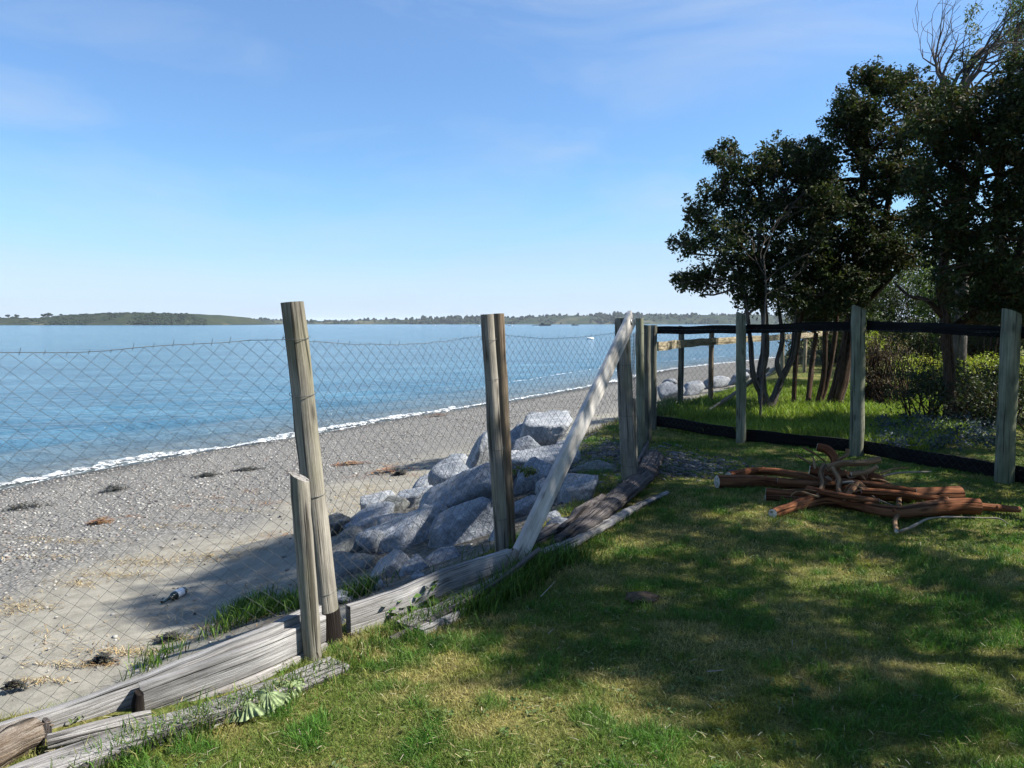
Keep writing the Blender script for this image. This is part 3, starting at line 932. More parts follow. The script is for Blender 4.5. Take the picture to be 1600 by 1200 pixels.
# ---- black railed fence turning across the lawn
corner = at(1020, 670, 0)
fb = [corner, at(1158, 693, 0), at(1338, 713, 0), at(1569, 758, 0)]
ft = [at_y(1021, 508, corner.y), at_y(1158, 490, fb[1].y), at_y(1342, 481, fb[2].y), at_y(1581, 488, fb[3].y)]
fb.append(fb[3] + (fb[3] - fb[2]) * 1.0 + Vector((.1, 0, 0))); ft.append(fb[4] + Vector((.06, 0, 1.66)))
rail_fence = thing('rail_fence', 'wire fence with black top and bottom rails on stout pale green posts', 'fence', corner)
for i, (b_, t_, r_) in enumerate(zip(fb, ft, (.055, .063, .079, .084, .08))):
    post(rail_fence, b_, t_, r_, M['post_green'] if i else M['post_dark'], .45 if i else 0, 31.0 + i * 3, r2=r_ * .97)
def rail(parent, pts, zs, w, h, mat, off, name='rail', seed=0.):
    for i in range(len(pts) - 1):
        a, b_ = Vector(pts[i]), Vector(pts[i + 1])
        d = (b_ - a).normalized(); nn = Vector((-d.y, d.x, 0)).normalized()
        a2 = a + nn * off - d * .03; b2_ = b_ + nn * off + d * .03 * (i == len(pts) - 2)
        a2.z = zs[i]; b2_.z = zs[i + 1]
        if i: a2 = a2 + d * .034
        mb = MB()
        n = 9
        path = [a2.lerp(b2_, k / (n - 1)) + Vector((0, 0, .006 * math.sin(k * 1.3 + seed + i))) for k in range(n)]
        sweep(mb, path, 1.0, prof=rect_prof(w, h, .07), up=(0, 0, 1), rough=.02, rsc=4, seed=seed + i)
        mb.build(name, mat, parent, a2)
offs = .085
rail(rail_fence, fb, [1.445, 1.475, 1.525, 1.465, 1.47], .04, .11, M['black_rail'], offs + .02, 'top_rail', 1)
rail(rail_fence, fb, [.11, .10, .10, .105, .10], .04, .15, M['black_rail'], offs + .02, 'bottom_rail', 5)
netting(rail_fence, [(p.x, p.y) for p in fb], [(p.x, p.y, 1.47) for p in fb], .08, .09, .09, .0014, M['wire_dark'], 'netting', .004, .07, 3.)

# ---- shore fence running on along the beach
sb = [corner + Vector((.05, .35, 0)), at_y(1063, 628, 13.4), at_y(1110, 622, 15.0), at_y(1221, 612, 19.2), at_y(1256, 608, 21.2), at_y(1330, 590, 26)]
for p in sb: p.z = gz(p.x, p.y)
shore_fence = thing('shore_fence', 'fence of yellowish timber rail and fine welded mesh along the beach top', 'fence', sb[0])
for i, p in enumerate(sb):
    if i == 0: continue
    post(shore_fence, p, (p.x, p.y, 1.5), .052, M['post_dark'] if i == 1 else M['post_brown'] if i == 2 else M['yellow_rail'], .2, 50. + i)
rail(shore_fence, sb, [1.2, 1.2, 1.2, 1.21, 1.22, 1.3], .035, .135, M['yellow_rail'], -.075, 'rail', 2)
mb = MB()
for i in range(len(sb) - 1):
    a, b_ = sb[i], sb[i + 1]
    n = int((b_ - a).length / .032)
    d = (b_ - a).normalized(); nn = Vector((-d.y, d.x, 0)) * .06
    for k in range(n):
        q = a.lerp(b_, k / n) + nn
        sweep(mb, [(q.x, q.y, gz(q.x, q.y)), (q.x, q.y, 1.26)], .0011, 3, cap=(False, False))
    for k in range(9):
        z = .06 + k * .145
        sweep(mb, [(a.x + nn.x, a.y + nn.y, z), (b_.x + nn.x, b_.y + nn.y, z)], .0014, 3, cap=(False, False))
mb.build('welded_mesh', M['wire_dark'], shore_fence, sb[0])

# ================================================================== edging timbers and driftwood
def plank(name, label, cat, pts, w, h, mat, n=28, up=(0, 0, 1), rough=.10, seed=0., group=None, taper=None, c=.12, rsc=6.0):
    path = smooth_path(pts, n)
    rad = [1.0] * n if taper is None else [taper[0] + (taper[1] - taper[0]) * i / (n - 1) for i in range(n)]
    mb = MB()
    sweep(mb, path, rad, prof=rect_prof(w, h, c), up=up, rough=rough, rsc=rsc, seed=seed)
    return tag(mb.build(name, mat, None, pts[0]), label, cat, group)

def V3(p, z): return Vector((p.x, p.y, z))
def drift_log(name, label, cat, pts, radii, mat, n=26, rough=.28, seed=0., rsc=5.0, nseg=14, flat=.75):
    path = smooth_path(pts, n)
    rad = np.interp(np.linspace(0, 1, n), np.linspace(0, 1, len(radii)), radii)
    mb = MB()
    prof = [(math.cos(2 * math.pi * k / nseg), flat * math.sin(2 * math.pi * k / nseg)) for k in range(nseg)]
    sweep(mb, path, list(rad), prof=prof, up=(0, 0, 1), rough=rough, rsc=rsc, seed=seed)
    return tag(mb.build(name, mat, None, pts[0]), label, cat)

EG = 'timber edging along the lawn'
# long boards standing on edge, left of the tall post
A = [at(-260, 1225, 0), at(-80, 1184, 0), at(20, 1160, 0), at(200, 1112, 0), at(400, 1060, 0), at(505, 1010, 0)]
TF = (.05, .06, .07, .096, .158, .15)
TB = (.04, .045, .05, .09, .18, .19)
AF = [at(222, 1106, 0), at(300, 1087, 0), at(400, 1060, 0), at(505, 1010, 0)]
plank('edging_board', 'wide silvery board standing on edge left of the tall leaning post', 'board', [V3(p, z - .062) for p, z in zip(AF, (.10, .125, .160, .155))], .042, .125, M['plank'], 40, seed=2., rough=.03, c=.06)
plank('edging_board', 'lower silvery board below the wide one, half sunk in the soil', 'board', [V3(p, z - .205) + Vector((.008, -.012, 0)) for p, z in zip(AF, (.10, .125, .160, .155))], .045, .15, M['driftpale'], 40, seed=3., rough=.035, c=.06)
plank('edging_board', 'longest weathered board, running behind the wide silvery edging board', 'board', [V3(p, z - .15) + Vector((-.03, .06, 0)) for p, z in zip(A, TB)], .05, .30, M['plank'], 40, seed=4., rough=.035, c=.06)
# board between the posts
B = [at(545, 990, 0), at(620, 965, 0), at(700, 930, 0), at(795, 893, 0)]
plank('edging_board', 'grey edging board between the tall post and the paired posts', 'board', [V3(p, z) for p, z in zip(B, (.01, .015, .02, .01))], .045, .27, M['plank'], 34, seed=7., rough=.03, c=.06)
# thin pole laid in front of it
C = [at(610, 1000, .02), at(700, 955, .05), at(780, 908, .08), at(842, 858, .14)]
drift_log('wooden_pole', 'thin curved grey pole lying against the board and brace foot', 'pole', C, [.018, .02, .02, .014], M['plank_dark'], 24, .15, 9., nseg=9, flat=1)
# flat pale slabs on the ground
plank('driftwood_slab', 'flat pale driftwood slab lying in the grass below the thin pole', 'driftwood', [at(640, 985, .02), at(700, 955, .025), at(800, 905, .02)], .20, .05, M['driftpale'], 22, seed=12., rough=.25, taper=(1.0, .8))
plank('edging_slab', 'long whitish slab lying flat along the lawn left of the short post', 'board', [at(-200, 1310, .01), at(60, 1212, .02), at(220, 1156, .02), at(400, 1096, .015), at(530, 1044, .01)], .15, .07, M['driftpale'], 44, seed=15., rough=.09)
plank('edging_slab', 'thin split grey slab between the silvery board and whitish slab', 'board', [at(90, 1186, .0), at(200, 1152, .005), at(330, 1106, .005)], .05, .04, M['plank'], 30, seed=18., rough=.2)
drift_log('wooden_pole', 'short round pale pole lying along the silvery edging board', 'pole', [at(75, 1160, .03), at(150, 1141, .035), at(236, 1119, .035)], [.030, .034, .026], M['driftpale'], 20, .2, 20., nseg=12, flat=1)
# a stake, and a black stub standing in for a shadowed notch
for (px, py, hgt, r_, lab) in ((217, 1118, .095, .022, 'short black stub standing in for the shadowed notch at the silvery board end'), (72, 1158, .08, .018, 'stubby grey stake at the end of the round pale pole')):
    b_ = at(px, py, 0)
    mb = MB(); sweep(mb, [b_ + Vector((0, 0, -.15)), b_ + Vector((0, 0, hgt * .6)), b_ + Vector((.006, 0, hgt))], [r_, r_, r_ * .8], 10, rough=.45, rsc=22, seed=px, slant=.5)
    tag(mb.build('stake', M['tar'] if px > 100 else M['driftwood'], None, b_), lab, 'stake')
# broken stump end at the edge of the picture
st = at(-40, 1190, .02)
mb = MB()
pth = smooth_path([st, at(0, 1172, .03), at(35, 1155, .035), at(56, 1146, .03)], 26)
sweep(mb, pth, list(np.interp(np.linspace(0, 1, 26), [0, .5, .85, 1], [.075, .07, .06, .028])), 22, rough=.4, rsc=9., seed=9.)
for k in range(9):
    a = k * .7
    q = pth[20] + Vector((random.uniform(-.02, .02), math.cos(a) * .04, abs(math.sin(a)) * .035))
    sweep(mb, [q - Vector((.05, .03, 0)), q, q + Vector((random.uniform(.02, .06), random.uniform(.01, .04), random.uniform(-.01, .02)))], [.02, .014, .002], 6, rough=.6, rsc=20, seed=k)
tag(mb.build('broken_stump', M['rotten'], None, st), 'splintered orange-brown log end at the end of the edging boards', 'stump')
# rotten foot of the brace
q = at(795, 895, 0)
mb = MB(); sweep(mb, [q + Vector((-.02, -.03, -.05)), q + Vector((.0, .0, .05)), q + Vector((.04, .05, .13))], [.05, .045, .03], 9, rough=.35, rsc=12, seed=4)
tag(mb.build('wood_chock', M['rotten'], None, q), 'crumbling orange wood chock under the foot of the brace', 'wood block')
# big driftwood logs by the corner
drift_log('driftwood_log', 'thick dark cracked driftwood log lying beside the stout grey post', 'log', [at(868, 850, .05), at(920, 815, .08), at(975, 770, .10), at(1010, 738, .12), at(1022, 712, .14)], [.05, .085, .10, .105, .095], M['driftwood'], 60, .2, 22., rsc=13, nseg=22, flat=.62)
drift_log('driftwood_log', 'thin pale split driftwood limb lying along the lawn edge', 'log', [at(845, 872, .02), at(915, 836, .035), at(985, 798, .035), at(1042, 770, .05)], [.06, .05, .04, .025], M['driftpale'], 44, .2, 26., rsc=11)
drift_log('driftwood_log', 'short mossy driftwood stub poking out behind the dark log', 'log', [at(880, 832, .03), at(912, 800, .10), at(942, 775, .14)], [.05, .06, .03], M['driftwood'], 22, .4, 29.)
drift_log('driftwood_log', 'low dark sodden log lying seaward of the brace foot', 'log', [at(830, 848, 0), at(880, 822, .02), at(920, 800, .03)], [.06, .07, .05], M['plank_dark'], 20, .3, 33.)
plank('edging_board', 'thin grey board on edge behind the stout post and dark log', 'board', [at(990, 748, .04), at(1012, 702, .05)], .03, .2, M['plank_dark'], 16, seed=30., rough=.15)
# grey plank leaning in the yard beyond the fence
plank('leaning_plank', 'long grey plank leaning against the crooked tree beyond the fence', 'plank', [at_y(1093, 652, 12.6), at_y(1145, 617, 13.2), at_y(1200, 578, 13.8)], .03, .13, M['plank'], 20, up=(.3, -.6, .8), seed=36., rough=.08)

# ================================================================== boulders
def boulder(px, pyb, w, h, label, mat='rock', seed=0, depth_k=.9, yaw=None, sub=4, sink=.22, planes=10, group=None):
    """rock whose foot is seen at (px,pyb) on the ground, w and h in photo pixels"""
    p = at_ground(px, pyb)
    d = p.y + .0
    rr = random.Random(seed * 7 + 3)
    rx = w / F * d / 2 * 1.1
    rz = h / F * d / 2 * 1.22
    ry = rx * depth_k
    p = p + Vector((0, ry * .75, 0))
    ns = []
    for k in range(planes):
        n_ = Vector((rr.gauss(0, 1), rr.gauss(0, 1), rr.gauss(0, .9))).normalized()
        ns.append((n_, rr.uniform(.45, .9)))
    bv_, bf_ = ico(sub)
    yaw = rr.uniform(-.5, .5) if yaw is None else yaw
    out = []
    for v in bv_:
        v = Vector(v)
        q = 0.0
        for n_, dd_ in ns:
            c = v.dot(n_)
            if c > 1e-3: q += (c / dd_) ** 44
        r = min(q ** (-1 / 44) if q > 0 else 1.3, 1.3)
        r *= 1 + .085 * fz(v.x, v.y, v.z, 1.7, seed * 3.1, 6) + .025 * fz(v.x, v.y, v.z, 7.0, seed * 1.1, 3)
        out.append(v * r)
    o_ = np.array([t_[:] for t_ in out])
    o_ /= np.array([(o_[:, 0].max() - o_[:, 0].min()) / 2, (o_[:, 1].max() - o_[:, 1].min()) / 2, (o_[:, 2].max() - o_[:, 2].min()) / 2])
    c, s = math.cos(yaw), math.sin(yaw)
    v = o_ * np.array([rx, ry, rz])
    # lean the long axis a little, as tipped stones lie
    tl = rr.uniform(.05, .65)
    v = np.stack([v[:, 0] * math.cos(tl) - v[:, 2] * math.sin(tl) * rx / max(rx, .01), v[:, 1], v[:, 0] * math.sin(tl) * rz / rx + v[:, 2] * math.cos(tl)], 1)
    v = np.stack([v[:, 0] * c - v[:, 1] * s, v[:, 0] * s + v[:, 1] * c, v[:, 2]], 1)
    zc = p.z + rz * (1 - sink)
    v = v + np.array([p.x, p.y, zc])
    o = np_obj('boulder', v, bf_, M[mat], smooth=True, origin=(p.x, p.y, p.z))
    return tag(o, label, 'boulder', group)

BG = 'boulders piled below the fence'
def pile_rock(box, zc, label, mat='rock', seed=0, tilt=.3, sub_=4, planes=11, group=BG, depth_k=.95, flat=.62):
    x0, y0, x1, y1 = box
    pxc, pyc = 480 + (x0 + x1) / 2 / 2.759, 620 + (y0 + y1) / 2 / 2.759
    c = at(pxc, pyc, zc)
    rx = (x1 - x0) / 2.759 / F * c.y / 2 * 1.14; rz = (y1 - y0) / 2.759 / F * c.y / 2 * 1.10
    top = zc + rz
    gb = gz(c.x, c.y) - .05
    bot = min(zc - rz, gb)
    rz = (top - bot) / 2; zc = (top + bot) / 2
    ry = max(rx, rz) * depth_k
    c.y += ry * .35
    rr = random.Random(seed * 13 + 5)
    ns = []
    for k in range(planes):
        n_ = Vector((rr.gauss(0, 1), rr.gauss(0, 1), rr.gauss(0, 1))).normalized()
        ns.append((n_, rr.uniform(.5, .88)))
    ns.append((Vector((rr.uniform(-.3, .1), rr.uniform(-.7, -.3), 1)).normalized(), rr.uniform(.45, .6)))
    ns.append((Vector((rr.uniform(-.3, .3), -1, rr.uniform(-.1, .3))).normalized(), rr.uniform(.5, .7)))
    bv_, bf_ = ico(sub_)
    out = []
    for v in bv_:
        v = Vector(v); q = 0.0
        for n_, dd_ in ns:
            cc = v.dot(n_)
            if cc > 1e-3: q += (cc / dd_) ** 40
        r = min(q ** (-1 / 40) if q > 0 else 1.3, 1.3)
        r *= 1 + .06 * fz(v.x, v.y, v.z, 2.0, seed * 3.1, 6) + .02 * fz(v.x, v.y, v.z, 8.0, seed * 1.1, 3)
        out.append(v * r)
    o_ = np.array([t_[:] for t_ in out]) * np.array([1.0, .85, flat])
    ct, st_ = math.cos(tilt), math.sin(tilt)
    o_ = np.stack([o_[:, 0] * ct - o_[:, 2] * st_, o_[:, 1], o_[:, 0] * st_ + o_[:, 2] * ct], 1)
    lo, hi = o_.min(0), o_.max(0)
    o_ = (o_ - (lo + hi) / 2) / ((hi - lo) / 2)
    v = o_ * np.array([rx, ry, rz]) + np.array([c.x, c.y, zc])
    o = np_obj('boulder', v, bf_, M[mat], smooth=True, origin=(c.x, c.y, bot))
    return tag(o, label, 'boulder', group)
RP = [
 ((215, 478, 600, 705), -.35, 'long pale slab boulder slanting in the middle of the rock pile', 'rock_pale', .5),
 ((490, 288, 830, 565), -.12, 'broad smooth-faced boulder left of the paired posts', 'rock', .4),
 ((535, 448, 835, 705), -.17, 'big blue-grey boulder right behind the edging board', 'rock', .65),
 ((525, 278, 692, 432), -.42, 'dark squarish boulder above the long pale slab', 'rock', .1),
 ((680, 138, 805, 312), -.15, 'upright white-streaked boulder behind the paired posts', 'rock_pale', .9),
 ((355, 385, 535, 505), -.5, 'low blue boulder on the beach edge of the pile', 'rock', .15),
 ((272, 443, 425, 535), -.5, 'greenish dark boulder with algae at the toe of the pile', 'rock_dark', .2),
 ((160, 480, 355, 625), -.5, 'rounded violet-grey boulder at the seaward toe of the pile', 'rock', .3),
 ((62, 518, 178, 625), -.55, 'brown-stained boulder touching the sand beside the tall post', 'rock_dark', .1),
 ((452, 338, 545, 395), -.6, 'small boulder with sunlit top on the beach side', 'rock_pale', .2),
 ((930, 78, 1135, 235), .0, 'high pale-topped boulder crowning the far end of the pile', 'rock_pale', .1),
 ((868, 120, 1000, 200), -.05, 'small dark boulder left of the crowning boulder', 'rock', .2),
 ((875, 172, 1032, 268), -.08, 'angular streaked boulder below the crowning one', 'rock', .3),
 ((870, 222, 1185, 335), -.03, 'long flat pale boulder behind the brace', 'rock_pale', .12),
 ((885, 278, 1105, 460), -.08, 'blocky pale boulder with a small plant growing on it', 'rock_pale', .05),
 ((1025, 343, 1252, 535), -.02, 'rough speckled pale boulder between brace and dark log', 'rock_pale', .15),
 ((1135, 288, 1362, 362), -.05, 'flat dark half-buried boulder beside the stout post', 'rock_dark', .05),
 ((255, 672, 445, 840), -.3, 'wedge-shaped grey boulder behind the edging board', 'rock', .5),
 ((365, 695, 528, 825), -.25, 'round smooth boulder behind the edging board', 'rock', .3),
 ((505, 675, 680, 785), -.22, 'low rounded boulder tucked under the big blue-grey one', 'rock', .2),
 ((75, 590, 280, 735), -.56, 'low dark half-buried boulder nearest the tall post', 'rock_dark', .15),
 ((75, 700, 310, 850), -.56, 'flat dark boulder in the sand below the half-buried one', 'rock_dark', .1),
 ((755, 555, 870, 690), -.12, 'small grey boulder at the foot of the paired posts', 'rock_pale', .5),
 ((880, 435, 1015, 570), -.12, 'grey boulder showing between the paired posts and brace', 'rock', .3),
 ((990, 505, 1090, 600), -.06, 'small rough boulder at the low end of the dark log', 'rock', .2),
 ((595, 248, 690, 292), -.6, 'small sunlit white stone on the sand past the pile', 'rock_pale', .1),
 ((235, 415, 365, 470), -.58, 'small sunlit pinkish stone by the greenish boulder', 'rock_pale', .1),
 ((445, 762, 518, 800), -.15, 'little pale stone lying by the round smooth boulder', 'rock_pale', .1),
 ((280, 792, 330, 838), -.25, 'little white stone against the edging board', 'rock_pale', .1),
]
for i, (bx_, zc_, lab, mt, tl_) in enumerate(RP):
    pile_rock(bx_, zc_, lab, mt, seed=i + 1, tilt=tl_, sub_=4 if bx_[2] - bx_[0] > 110 else 3)
RK = []
FILL = 'mid-sized grey stone wedged among the larger boulders below the fence'
for k, (px, pyb, w, h) in enumerate(((585, 868, 46, 34), (665, 838, 50, 40), (610, 842, 44, 30), (780, 772, 46, 40), (770, 800, 44, 36), (800, 750, 52, 36), (690, 845, 44, 34), (720, 745, 40, 30), (785, 712, 40, 30), (860, 790, 40, 40), (870, 835, 40, 26), (640, 850, 36, 26), (500, 905, 44, 26), (530, 945, 40, 20), (880, 715, 40, 24))):
    RK.append((px, pyb, w, h, FILL, ('rock', 'rock_pale', 'rock', 'rock_dark')[k % 4]))
for i, (px, pyb, w, h, lab, mt) in enumerate(RK):
    boulder(px, pyb, w, h, lab, mt, seed=i + 1, sub=4 if w > 45 else 3, group=BG)
for i, (px, pyb, w, h, lab, mt) in enumerate([
 (1046, 629, 40, 26, 'grey boulder behind the dark post of the shore fence', 'rock'),
 (1082, 618, 40, 20, 'pale boulder between the two near posts of the shore fence', 'rock_pale'),
 (1128, 606, 44, 18, 'pale low boulder past the brown post of the shore fence', 'rock_pale'),
 (1158, 600, 36, 16, 'low boulder behind the nearest pale green post', 'rock_pale'),
 (1050, 604, 24, 10, 'small white stone far along the upper beach', 'rock_pale'),
 (1175, 590, 30, 12, 'small boulder behind the leaning plank', 'rock_pale')]):
    boulder(px, pyb, w, h, lab, mt, seed=60 + i, sub=3, group='boulders along the far upper beach')

# ================================================================== pile of cut red-barked logs
def zp(x, y, z):                       # a spot of the log pile close-up, put at height z
    return at(1080 + x / 3.077, 670 + y / 3.077, z)
def zy(x, y, Y):
    return at_y(1080 + x / 3.077, 670 + y / 3.077, Y)
def cut_log(name, label, cat, pts, radii, mat, ends=(True, True), seed=0., group='cut branches heaped on the lawn', n=22, rough=.12):
    path = smooth_path(pts, n)
    rad = list(np.interp(np.linspace(0, 1, n), np.linspace(0, 1, len(radii)), radii))
    t_ = thing(name, label, cat, path[0], group)
    mb = MB(); sweep(mb, path, rad, 11, rough=rough, rsc=8., seed=seed)
    # knots and broken stubs
    rr = random.Random(int(seed * 10))
    if rad[0] > .03:
        for k in range(3):
            i = rr.randrange(3, n - 3); a = rr.uniform(0, 3.1)
            dv = Vector((rr.uniform(-.5, .5), math.cos(a), abs(math.sin(a)))).normalized()
            sweep(mb, [path[i], path[i] + dv * rad[i] * 1.25], [rad[i] * .4, rad[i] * .28], 7)
    mb.build('bark', mat, t_, path[0])
    for e_, fl_ in ((0, ends[0]), (n - 1, ends[1])):
        if not fl_: continue
        d = (path[0] - path[1]).normalized() if e_ == 0 else (path[-1] - path[-2]).normalized()
        mb = MB(); sweep(mb, [path[e_] - d * .004, path[e_] + d * .003], [rad[e_] * .93, rad[e_] * .9], 11, rough=.12, rsc=8., seed=seed)
        mb.build('cut_end', M['cut_wood'], t_, path[0])
    return t_
rd, tn = M['bark_red'], M['bark_tan']
cut_log('cut_log', 'longest red log with a thick sawn butt, lying along the pile', 'log', [zp(125, 255, .075), zp(330, 253, .07), zp(500, 268, .07), zp(700, 288, .075), zp(900, 310, .08), zp(1100, 320, .08), zp(1290, 318, .08)], [.068, .055, .05, .055, .06, .07, .075], rd, seed=1.)
cut_log('cut_log', 'slim red log on the far side beside the longest log', 'log', [zp(180, 228, .07), zp(300, 205, .08), zp(450, 212, .09), zp(640, 245, .09), zp(800, 270, .09)], [.045, .04, .038, .036, .034], rd, seed=2.)
cut_log('cut_log', 'thin red branch with pale cut end under the fork', 'log', [zp(362, 302, .05), zp(470, 312, .05), zp(600, 318, .05), zp(760, 335, .05)], [.036, .034, .03, .028], rd, seed=3.)
cut_log('cut_log', 'thinnest straight red branch lying beside the fork', 'log', [zp(357, 331, .035), zp(460, 335, .035), zp(600, 345, .035)], [.026, .025, .022], rd, seed=4.)
cut_log('cut_log', 'bent red log with sawn end on the grass at the lawn side of the pile', 'log', [zp(392, 408, .05), zp(480, 378, .05), zp(580, 350, .06), zp(660, 342, .065), zp(780, 362, .06), zp(900, 388, .06), zp(1010, 400, .06), zp(1120, 385, .07), zp(1260, 372, .075), zp(1385, 374, .075)], [.038, .044, .055, .062, .05, .046, .05, .062, .07, .066], rd, seed=5., n=30)
cut_log('cut_branch', 'straight brown pole sticking out past the thick log end', 'branch', [zp(1370, 372, .06), zp(1470, 380, .05), zp(1580, 388, .04)], [.034, .03, .024], rd, (False, True), 6.)
cut_log('cut_log', 'short red log with pale round end crossing on top', 'log', [zy(570, 200, 6.95), zy(650, 212, 6.9), zy(780, 232, 6.8), zy(900, 262, 6.7)], [.052, .05, .045, .042], rd, seed=7.)
cut_log('cut_log', 'bright orange crooked stub standing up from the heap', 'log', [zy(605, 88, 6.9), zy(655, 102, 6.86), zy(688, 140, 6.8), zy(690, 185, 6.75), zy(660, 235, 6.72)], [.036, .042, .04, .042, .046], rd, seed=8.)
cut_log('cut_branch', 'curved tan branch with a pale sawn tip on top of the heap', 'branch', [zy(655, 190, 6.7), zy(720, 168, 6.65), zy(800, 165, 6.6), zy(850, 160, 6.6), zy(905, 146, 6.6)], [.034, .03, .026, .026, .028], tn, seed=9.)
cut_log('cut_branch', 'short tan branch lying under the curved tan one', 'branch', [zy(770, 218, 6.6), zy(840, 208, 6.58), zy(892, 182, 6.58)], [.022, .022, .02], tn, seed=10.)
cut_log('cut_log', 'stubby bent red offcut at the end of the heap', 'log', [zy(850, 225, 6.65), zy(905, 240, 6.6), zy(915, 270, 6.58), zy(890, 300, 6.55)], [.03, .036, .036, .034], rd, seed=11.)
cut_log('cut_branch', 'hooked tan branch hanging down over the longest log', 'branch', [zy(640, 175, 6.7), zy(622, 215, 6.6), zy(634, 265, 6.5), zy(605, 325, 6.35)], [.024, .022, .022, .018], tn, seed=12.)
cut_log('cut_branch', 'crooked brown branch with pale cut tip facing the lawn', 'branch', [zy(680, 190, 6.6), zy(712, 245, 6.5), zy(708, 290, 6.4), zy(735, 338, 6.28)], [.022, .022, .02, .024], tn, seed=13.)
cut_log('cut_branch', 'twisted pale-brown branch coiled in the middle of the heap', 'branch', [zy(735, 335, 6.26), zy(775, 290, 6.4), zy(800, 262, 6.45), zy(835, 290, 6.4), zy(870, 312, 6.35)], [.022, .028, .026, .022, .014], tn, seed=14.)
cut_log('cut_branch', 'upright tan branch forked against the bent red log', 'branch', [zy(1008, 285, 6.42), zy(998, 340, 6.25), zy(1000, 395, 6.02), zy(980, 445, 5.85), zp(988, 492, .015)], [.016, .019, .02, .018, .016], tn, seed=15.)
cut_log('cut_branch', 'long pale bare twig lying on the grass beside the pile', 'branch', [zp(1000, 494, .012), zp(1060, 472, .03), zp(1140, 432, .04), zp(1250, 424, .03), zp(1400, 428, .03), zp(1480, 432, .03), zp(1525, 458, .015)], [.010, .010, .008, .007, .006, .005, .003], M['twig_pale'], (False, False), 16., n=34, rough=.5)
for i, (a, lab) in enumerate(((((920, 226, 6.6), (1010, 211, 6.7), (1155, 206, 6.8)), 'thin pale twig jutting from the far side of the heap'),
                            (((505, 128, 6.9), (545, 150, 6.9), (615, 190, 6.85)), 'thin forked twig leaning on the orange stub'),
                            (((535, 88, 6.95), (590, 118, 6.9), (648, 160, 6.85)), 'thin dark twig crossing behind the orange stub'),
                            (((752, 98, 6.8), (748, 125, 6.78), (700, 155, 6.74)), 'short red twig rising behind the curved tan branch'),
                            (((700, 265, 6.5), (790, 258, 6.45), (880, 330, 6.35), (980, 372, 6.2)), 'slim pale twig running down the lawn side of the heap'),
                            (((740, 200, 6.7), (760, 235, 6.6), (800, 225, 6.6)), 'curled peeling twig in the centre of the heap'))):
    cut_log('twig', lab, 'twig', [zy(*q) for q in a], [.011, .009, .005] if i != 3 else [.02, .016, .016], M['twig_pale'] if i in (0, 4) else tn, (False, False), 20. + i)

for k, (a, b_, zz, r0, lab) in enumerate((((420, 250), (760, 262), .13, .032, 'mid-thick red branch lying on the longest log'), ((700, 250), (1080, 300), .17, .028, 'slim red branch slanting over the thick log ends'),
        ((560, 290), (900, 345), .13, .03, 'red branch wedged between the two front logs'), ((820, 300), (1230, 340), .15, .03, 'red branch lying along the right end of the pile'), ((640, 215), (870, 205), .22, .026, 'short red branch high in the middle of the heap'))):
    cut_log('cut_branch', lab, 'branch', [zp(*a, zz), zp((a[0] + b_[0]) / 2, (a[1] + b_[1]) / 2 + (-6 if k % 2 else 7), zz + .01), zp(*b_, zz - .02)], [r0, r0 * .9, r0 * .75], rd, (True, True), 40. + k)
rr = random.Random(77)
for k in range(10):
    x0, y0 = rr.uniform(560, 1000), rr.uniform(160, 330); Y0 = np.interp(y0, [130, 330], [6.85, 6.3])
    a = rr.uniform(-.6, 3.6); ln = rr.uniform(60, 170)
    p1_ = zy(x0, y0, Y0); p3_ = zy(x0 + math.cos(a) * ln, y0 - abs(math.sin(a)) * ln * .5, Y0 + rr.uniform(-.1, .15))
    p2_ = p1_.lerp(p3_, .5) + Vector((rr.gauss(0, .03), rr.gauss(0, .03), rr.gauss(.02, .03)))
    cut_log('twig', 'thin brown side twig tangled in the heap of cut branches', 'twig', [p1_, p2_, p3_], [.009, .007, .003], tn, (False, False), 50. + k, n=12, rough=.4)

# ================================================================== foliage
def leaf_cloud(cl, nper, size, pal, up=.3, seed=1, squash=.8, ratio=.5):
    r_ = np.random.default_rng(seed)
    cl = np.asarray(cl, float)
    c = np.repeat(cl, nper, 0)
    N = len(c)
    d = r_.normal(size=(N, 3)); d /= np.linalg.norm(d, axis=1)[:, None]
    rad = r_.random(N) ** .45
    p = c[:, :3] + d * (rad * c[:, 3])[:, None] * np.array([1, 1, squash])
    nrm = r_.normal(size=(N, 3)); nrm[:, 2] += up * 2; nrm += d * .5
    nrm /= np.linalg.norm(nrm, axis=1)[:, None]
    ax = np.cross(nrm, r_.normal(size=(N, 3))); ax /= np.linalg.norm(ax, axis=1)[:, None]
    sd = np.cross(nrm, ax)
    ln = size * r_.uniform(.5, 1.5, N)[:, None]
    a = p - ax * ln * .5; b_ = p + ax * ln * .5
    m1 = p + sd * ln * ratio * .5 + nrm * ln * .08; m2 = p - sd * ln * ratio * .5 + nrm * ln * .08
    V = np.stack([a, m1, b_, m2], 1).reshape(-1, 3)
    Fc = np.arange(N * 4).reshape(-1, 4)
    pal = np.asarray(pal, float)
    # each clump leans to one colour of the palette
    pick = np.repeat(r_.integers(0, len(pal), len(cl)), nper)
    other = r_.integers(0, len(pal), N)
    pick = np.where(r_.random(N) < .65, pick, other)
    col = pal[pick] * r_.uniform(.65, 1.35, N)[:, None]
    return V, Fc, np.repeat(col, 4, 0)

def blob_clumps(blobs, r_, cr, dens):
    cl = []
    for (c, rx, ry, rz) in blobs:
        n_ = max(5, int(dens * (rx * ry * rz) ** (2 / 3) / (cr * cr)))
        for k in range(n_):
            d = r_.normal(size=3); d /= np.linalg.norm(d)
            t = r_.random() ** .4
            cl.append((c[0] + d[0] * t * rx, c[1] + d[1] * t * ry, c[2] + d[2] * t * rz, cr * r_.uniform(.7, 1.35)))
    return np.array(cl)

